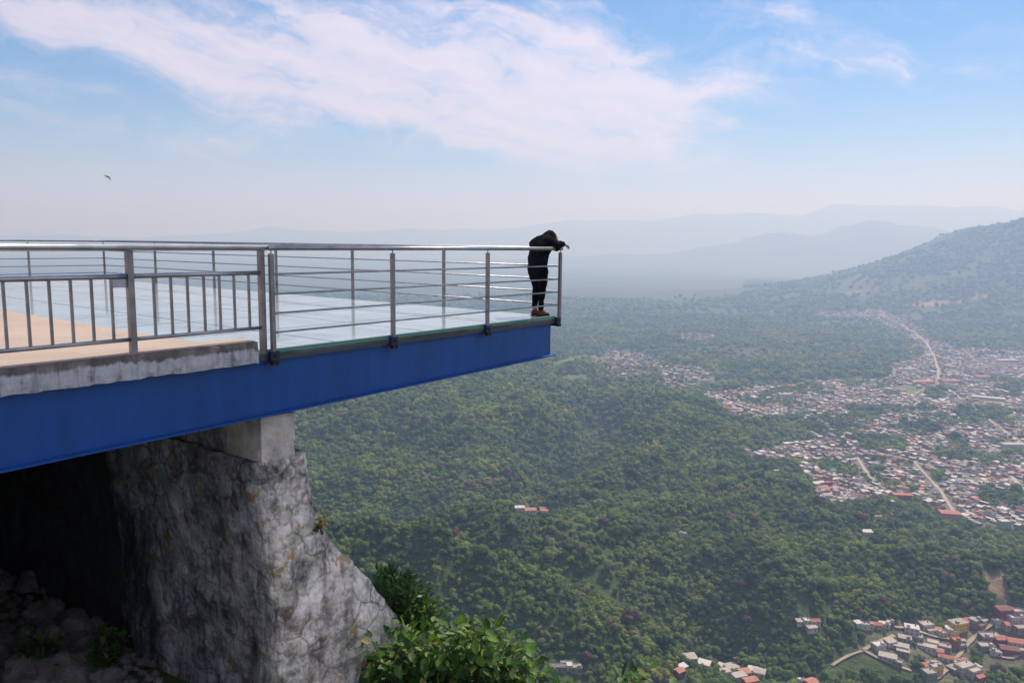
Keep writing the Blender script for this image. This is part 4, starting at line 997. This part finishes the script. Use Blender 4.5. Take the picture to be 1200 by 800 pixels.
ng.links.new(gi.outputs[0], iop.inputs['Points']); ng.links.new(ci.outputs[0], iop.inputs['Instance']); ng.links.new(cxyz.outputs[0], iop.inputs['Rotation']); ng.links.new(sx_.outputs[0], iop.inputs['Scale'])
for o_ in rv.outputs:
    if o_.type == 'INT' and o_.enabled: ng.links.new(o_, iop.inputs['Instance Index'])
ng.links.new(iop.outputs[0], go.inputs[0])
md = fr.modifiers.new('canopy', 'NODES'); md.node_group = ng

# ------------------------------------------------------------------ rocks, rubble and shrubs near the wall
def pt(u, w, z): return Vector((AX+FDX*u-FDY*w, AY+FDY*u+FDX*w, z))
def nearh(x, y): return float(height(np.array([x]), np.array([y]))[0])
def rock_mesh(seed, sub=3):
    bm = bmesh.new(); bmesh.ops.create_icosphere(bm, subdivisions=sub, radius=1); r_ = random.Random(seed); sxx = (r_.uniform(.8, 1.3), r_.uniform(.7, 1.1), r_.uniform(.5, .85))
    for v_ in bm.verts:
        p = v_.co.copy(); q = p*1.3+Vector((seed*2.3, seed, 1)); ds, ps = mn.voronoi(q)
        k = 1+.30*mn.fractal(q, 1, 2, 3)-.25*min(ds[0], .8); v_.co = Vector((p.x*sxx[0], p.y*sxx[1], p.z*sxx[2]))*k
    me = bpy.data.meshes.new('rock'); bm.to_mesh(me); bm.free(); me.materials.append(ROCKM); return me
rms = [rock_mesh(k) for k in range(6)]
rr_ = random.Random(9)
TG_ = np.arange(3, 60, .05)
def ground_at(px, py):
    P_ = CAM[None]+ray(px, py)[None]*TG_[:, None]; k = int(np.argmax(P_[:, 2] < height(P_[:, 0], P_[:, 1]))); return P_[k] if k else None
for k in range(44):
    px = rr_.uniform(-5, 135); py = rr_.uniform(668, 800) ; p = ground_at(px, py)
    if p is None: continue
    o = bpy.data.objects.new('rock', rms[k % 6]); COL.objects.link(o); s = rr_.uniform(.16, .42)
    o.location = (p[0], p[1], p[2]+s*.15); o.scale = (s, s, s); o.rotation_euler = (rr_.uniform(-.4, .4), rr_.uniform(-.4, .4), rr_.uniform(0, 6.28))
    tag(o, 'grey boulder in the dark rubble slope below the stone wall', 'rock', 'boulders in the shade under the platform')
vs = []; fs = []
for k in range(900):
    px = rr_.uniform(-60, 190); py = rr_.uniform(650, 830); p = ground_at(px, py); s = rr_.uniform(.03, .12)
    if k == 0: low = rock_mesh(50, 1)
    if p is None: continue
    me = rms[k % 6]; b = len(vs); M = Matrix.Rotation(rr_.uniform(0, 6), 3, Vector((rr_.random(), rr_.random(), 1)).normalized())
    vs += [tuple(Vector(p)+M @ (q.co*s)) for q in low.vertices]; fs += [tuple(i+b for i in f.vertices) for f in low.polygons]
o = mk('rubble', vs, fs, ROCKM); tag(o, 'loose broken stones on the shaded slope', 'rubble', kind='stuff')

def leaf(vs, fs, p, d, up, L, Wd, bend):
    d = d.normalized(); sd = d.cross(up); sd = (sd if sd.length > .01 else d.orthogonal()).normalized(); n_ = sd.cross(d).normalized(); b = len(vs)
    prof_ = ((0, .06), (.25, .42), (.5, .5), (.75, .36), (1, .02)); k = 0
    for t, w_ in prof_:
        c_ = p+d*L*t-n_*bend*L*t*t
        for s_ in (-1, 0, 1): vs.append(tuple(c_+sd*s_*w_*Wd+n_*(abs(s_)*.10*Wd)))
    for i in range(4):
        a_ = b+i*3; fs += [(a_, a_+1, a_+4, a_+3), (a_+1, a_+2, a_+5, a_+4)]
def shrub(name, base, targets, mat, L, Wd, nl, seed, label, group=None, spread=.25, droop=.5, whorl=False):
    rg_ = random.Random(seed); e = empty(name, tuple(base)); tag(e, label, 'shrub' , group); vs = []; fs = []; bm = bmesh.new(); base = Vector(base)
    for t_ in targets:
        t_ = Vector(t_)-base; segs = 5; prev = Vector((rg_.uniform(-.1, .1), rg_.uniform(-.1, .1), 0)); mid = t_*.5+Vector((rg_.uniform(-.1, .1), rg_.uniform(-.1, .1), .12))
        path = [prev]
        for k in range(1, segs+1):
            q = k/segs; path.append(prev*(1-q)**2+mid*2*q*(1-q)+t_*q*q)
        for k in range(segs): addtube(bm, path[k], path[k+1], .014*(1-k/segs)+.004, 6, .014*(1-(k+1)/segs)+.003)
        for j in range(nl):
            q = 1-rg_.random()**1.7*.62; k = min(int(q*segs), segs-1); f_ = q*segs-k; p = path[k]*(1-f_)+path[k+1]*f_
            off = Vector((rg_.gauss(0, 1), rg_.gauss(0, 1), rg_.gauss(.15, .8))); off = off.normalized()
            tw = p+off*spread*rg_.uniform(.15, 1)
            if (tw-p).length > .05 and j % 3 == 0: addtube(bm, p, tw, .004, 4, .002)
            d = (off+Vector((0, 0, rg_.uniform(-droop, .5)))).normalized(); s = rg_.uniform(.6, 1.15)
            leaf(vs, fs, tw, d, Vector((rg_.gauss(0, .35), rg_.gauss(0, .35), 1)), L*s, Wd*s, rg_.uniform(.1, .5)*droop)
    bmobj('stem', bm, BARK, e, True)
    mk('foliage', vs, fs, mat, e, True); return e
def pp(px, py, D):
    v_ = ray(px, py); return CAM+v_*(D/ (v_@np.array([0, 1, 0])))
rb = random.Random(21)
def fan(n_, x0, x1, topf, D0, D1, down):
    out = []
    for k in range(n_):
        px = rb.uniform(x0, x1); D = rb.uniform(D0, D1); py = topf(px)+abs(rb.gauss(0, 1))*down+6; out.append(tuple(pp(px, py, D)))
    return out
def interp(xs, ys): return lambda x: float(np.interp(x, xs, ys))
tb = interp([440, 470, 510, 545, 575, 600, 625, 645, 660], [748, 728, 735, 722, 722, 742, 752, 782, 800])
gb = lambda px, D, dz: (lambda p: (p[0], p[1], min(nearh(p[0], p[1]), p[2]-.8)-dz))(pp(px, 860, D))
shrub('broadleaf_shrub', gb(540, 8.9, 0), fan(120, 436, 642, tb, 8.3, 9.6, 28), LEAFB, .145, .09, 26, 5, 'bright green broad-leaved shrub growing right of the stone wall foot', None, .22, .8)
td = interp([415, 430, 455, 480, 505, 520], [694, 676, 664, 670, 694, 730])
shrub('dark_shrub', gb(465, 9.8, 0), fan(80, 420, 515, td, 9.4, 10.4, 26), LEAFD, .095, .042, 80, 6, 'dark green small-leaved shrub rising behind the broad-leaved shrub', None, .16, -.2)
shrub('yellow_shrub', gb(425, 10.6, 0), fan(46, 392, 436, interp([390, 410, 440], [684, 680, 695]), 10.0, 10.6, 24), LEAFY, .07, .035, 40, 8, 'yellowing shrub squeezed between the stone wall and the dark shrub', None, .14, .1)
shrub('treetop_shrub', gb(748, 9.2, 0), fan(14, 715, 785, interp([700, 745, 790], [794, 776, 792]), 9.0, 9.6, 9), LEAFB, .14, .07, 16, 9, 'leafy shoot poking up at the bottom edge right of the broad-leaved shrub', None, .14, .5)
shrub('small_shoot', gb(665, 9.2, 0), fan(6, 655, 690, interp([650, 690], [792, 796]), 9.0, 9.6, 9), LEAFB, .12, .06, 12, 19, 'few leafy tips at the bottom edge beside the broad-leaved shrub', None, .12, .5)
for (px, py, n_, sd, lb) in ((50, 775, 14, 12, 'dark leafy bush at the bottom left corner in the rubble'), (132, 765, 11, 13, 'dark leafy bush in the shade at the foot of the stone wall')):
    p = ground_at(px, py+18); ts = [(p[0]+rb.uniform(-.28, .28), p[1]+rb.uniform(-.25, .25), p[2]+rb.uniform(.15, .5)) for _ in range(n_)]
    shrub('bush', (p[0], p[1], p[2]-.05), ts, LEAFD, .10, .05, 26, sd, lb, None, .14, .5)
# tuft of weeds sprouting from the outer edge of the wall
tp = pp(372, 618, 8.35); shrub('weed_tuft', tuple(tp+np.array([-.02, .02, -.05])), [tuple(tp+np.array([rb.uniform(-.05, .12), rb.uniform(-.05, .1), rb.uniform(-.02, .12)])) for _ in range(6)], LEAFY, .06, .02, 9, 15, 'yellow tuft of weeds sprouting from the outer face of the stone wall', None, .05, .4)

# ------------------------------------------------------------------ haze
hx = N('haze'); vol = hx.n('ShaderNodeVolumePrincipled'); vol.inputs['Density'].default_value = 1.9e-4; vol.inputs['Color'].default_value = (.42, .61, 1.0, 1); vol.inputs['Absorption Color'].default_value = (.75, .62, .92, 1); vol.inputs['Anisotropy'].default_value = .25
hx.l(vol.outputs[0], hx.out.inputs['Volume'])
v_, f_ = boxvf((-31000, -3000, -640), (31000, 32000, 1300)); hz = mk('haze', v_, f_, hx.m); tag(hz, 'pale blue haze filling the valley air', kind='stuff')

# ------------------------------------------------------------------ sky and sun
SUN_AZ, SUN_EL = 36, 51       # azimuth from +Y towards +X
wd = bpy.data.worlds.new('World'); S.world = wd; wd.use_nodes = True; nt = wd.node_tree; nt.nodes.clear()
class WN(N):
    def __init__(s, t): s.t = t
w = WN(nt)
sky = w.n('ShaderNodeTexSky', sky_type='NISHITA', sun_disc=False); sky.sun_elevation = rad(SUN_EL); sky.sun_rotation = rad(SUN_AZ); sky.altitude = 900; sky.air_density = 1.0; sky.dust_density = .35; sky.ozone_density = 2.0
tc = w.n('ShaderNodeTexCoord'); sx = w.n('ShaderNodeSeparateXYZ'); w.l(tc.outputs['Generated'], sx.inputs[0])
az = w.math('MULTIPLY', w.math('ARCTAN2', sx.outputs[0], sx.outputs[1]), 180/math.pi)
el = w.math('MULTIPLY', w.math('ARCSINE', sx.outputs[2]), 180/math.pi)
cv = w.n('ShaderNodeCombineXYZ'); w.l(az, cv.inputs[0]); w.l(el, cv.inputs[1])
# warp
nw_ = w.n('ShaderNodeTexNoise'); nw_.inputs['Scale'].default_value = .16; nw_.inputs['Detail'].default_value = 4; w.l(cv.outputs[0], nw_.inputs['Vector'])
sub = w.n('ShaderNodeVectorMath', operation='SUBTRACT'); w.l(nw_.outputs['Color'], sub.inputs[0]); sub.inputs[1].default_value = (.5, .5, .5)
scl = w.n('ShaderNodeVectorMath', operation='SCALE'); w.l(sub.outputs[0], scl.inputs[0]); scl.inputs['Scale'].default_value = 4.2
add = w.n('ShaderNodeVectorMath', operation='ADD'); w.l(cv.outputs[0], add.inputs[0]); w.l(scl.outputs[0], add.inputs[1])
s2 = w.n('ShaderNodeSeparateXYZ'); w.l(add.outputs[0], s2.inputs[0])
def ell(a0, e0, ra, re, rot, amp):
    c_, s_ = math.cos(rad(rot)), math.sin(rad(rot))
    dx = w.math('SUBTRACT', s2.outputs[0], a0); dy = w.math('SUBTRACT', s2.outputs[1], e0)
    u = w.math('ADD', w.math('MULTIPLY', dx, c_/ra), w.math('MULTIPLY', dy, s_/ra)); v_ = w.math('ADD', w.math('MULTIPLY', dx, -s_/re), w.math('MULTIPLY', dy, c_/re))
    q = w.math('ADD', w.math('MULTIPLY', u, u), w.math('MULTIPLY', v_, v_)); return w.math('MULTIPLY', w.math('EXPONENT', w.math('MULTIPLY', q, -1)), amp)
def ae(px, py): v = ray(px, py); return math.degrees(math.atan2(v[0], v[1])), math.degrees(math.asin(v[2]))
tot = None
for cl_ in [(430, 45, 14, 2.8, -9, 1.0), (620, 60, 8, 2.6, -14, .95), (700, 120, 8.5, 2.2, 4, 1.1), (800, 108, 5, 1.2, 8, .8), (560, 140, 12, 2.2, -6, .65), (330, 100, 13, 1.6, -12, .6), (660, 165, 9, 2.2, -4, .8), (760, 60, 6, .5, 12, .35), (150, 30, 16, 1.9, -9, .8), (200, 60, 16, 1.3, -10, .5), (280, 160, 4, 1.3, 5, .55), (700, 185, 6, 2.0, 0, .5), (660, 70, 5, 3.5, 60, .5),
                                   (1000, 70, 7, 1.5, -8, .26), (920, 25, 3, 1.0, 10, .28), (840, 5, 2.5, 1.0, 0, .3), (100, 120, 12, 3, -5, .25), ('a', 115, 35, 62, 26, 0, 1.8), ('a', -140, 35, 60, 24, 0, 1.5), ('a', 0, 66, 120, 12, 0, .7)]:  # last entries: out-of-view clouds added to brighten shaded faces with neutral light
    (a0, e0), (ra, re, rot, amp) = (cl_[1:3], cl_[3:]) if cl_[0] == 'a' else (ae(*cl_[:2]), cl_[2:]); g = ell(a0, e0, ra, re, rot, amp); tot = g if tot is None else w.math('ADD', tot, g)
mp0 = w.n('ShaderNodeMapping'); mp0.inputs['Rotation'].default_value = (0, 0, rad(13)); w.l(add.outputs[0], mp0.inputs['Vector']); mp = w.n('ShaderNodeMapping'); mp.inputs['Scale'].default_value = (.065, .62, 1); w.l(mp0.outputs[0], mp.inputs['Vector'])
stk = w.noise(mp.outputs[0], 1.0, 8, .60, .12)
mp1 = w.n('ShaderNodeMapping'); mp1.inputs['Rotation'].default_value = (0, 0, rad(-16)); w.l(add.outputs[0], mp1.inputs['Vector']); mp2 = w.n('ShaderNodeMapping'); mp2.inputs['Scale'].default_value = (.10, .42, 1); w.l(mp1.outputs[0], mp2.inputs['Vector']); wisp = w.noise(mp2.outputs[0], 2.2, 9, .66, .1)
nn = w.math('ADD', w.math('MULTIPLY', stk, .75), w.math('MULTIPLY', wisp, .25))
dn = w.math('ADD', w.math('MULTIPLY', w.math('MINIMUM', tot, 1.15), .62), w.math('MULTIPLY', w.math('SUBTRACT', nn, .5), 2.2))
msk = w.ramp(dn, [(.10, 0.0), (.34, .28), (.62, .80), (.9, 1.0)])
fade = w.ramp(w.math('MULTIPLY', el, 1/20), [(.0, 0.0), (.35, 1.0)])
gate = w.ramp(tot, [(.03, 0.0), (.30, 1.0)])
mk_ = w.math('MULTIPLY', w.math('MULTIPLY', msk, fade), gate)
hs_ = w.n('ShaderNodeHueSaturation'); hs_.inputs['Saturation'].default_value = 1.7; w.l(sky.outputs[0], hs_.inputs['Color']); skyc = w.mix(1.0, hs_.outputs[0], (1.03, .885, 1.06), 'MULTIPLY')
cl = w.mix(w.math('MULTIPLY', mk_, .88), skyc, (9.0, 8.0, 9.1))
bg = w.n('ShaderNodeBackground'); bg.inputs['Strength'].default_value = .09; w.l(cl, bg.inputs['Color']); wo = w.n('ShaderNodeOutputWorld'); w.l(bg.outputs[0], wo.inputs['Surface'])
ld = bpy.data.lights.new('sun', 'SUN'); ld.energy = 4.9; ld.angle = rad(.53); ld.color = (1.0, .92, .80); lo = bpy.data.objects.new('sun', ld); COL.objects.link(lo)
d = Vector((math.sin(rad(SUN_AZ))*math.cos(rad(SUN_EL)), math.cos(rad(SUN_AZ))*math.cos(rad(SUN_EL)), math.sin(rad(SUN_EL)))); lo.rotation_euler = d.to_track_quat('Z', 'Y').to_euler(); lo.location = (0, 0, 60)

# ------------------------------------------------------------------ render settings
S.render.engine = 'CYCLES'; c_ = S.cycles; c_.use_denoising = True; c_.max_bounces = 6; c_.diffuse_bounces = 3; c_.glossy_bounces = 3; c_.transmission_bounces = 5; c_.volume_bounces = 1; c_.transparent_max_bounces = 6
c_.caustics_reflective = False; c_.caustics_refractive = False; c_.use_adaptive_sampling = True; c_.adaptive_threshold = .015; c_.sample_clamp_indirect = 6
try: S.cycles.denoiser = 'OPENIMAGEDENOISE'
except Exception: pass
S.view_settings.view_transform = 'Standard'; S.view_settings.look = 'None'; S.view_settings.gamma = 1; S.view_settings.use_curve_mapping = False; S.view_settings.exposure = 0.24
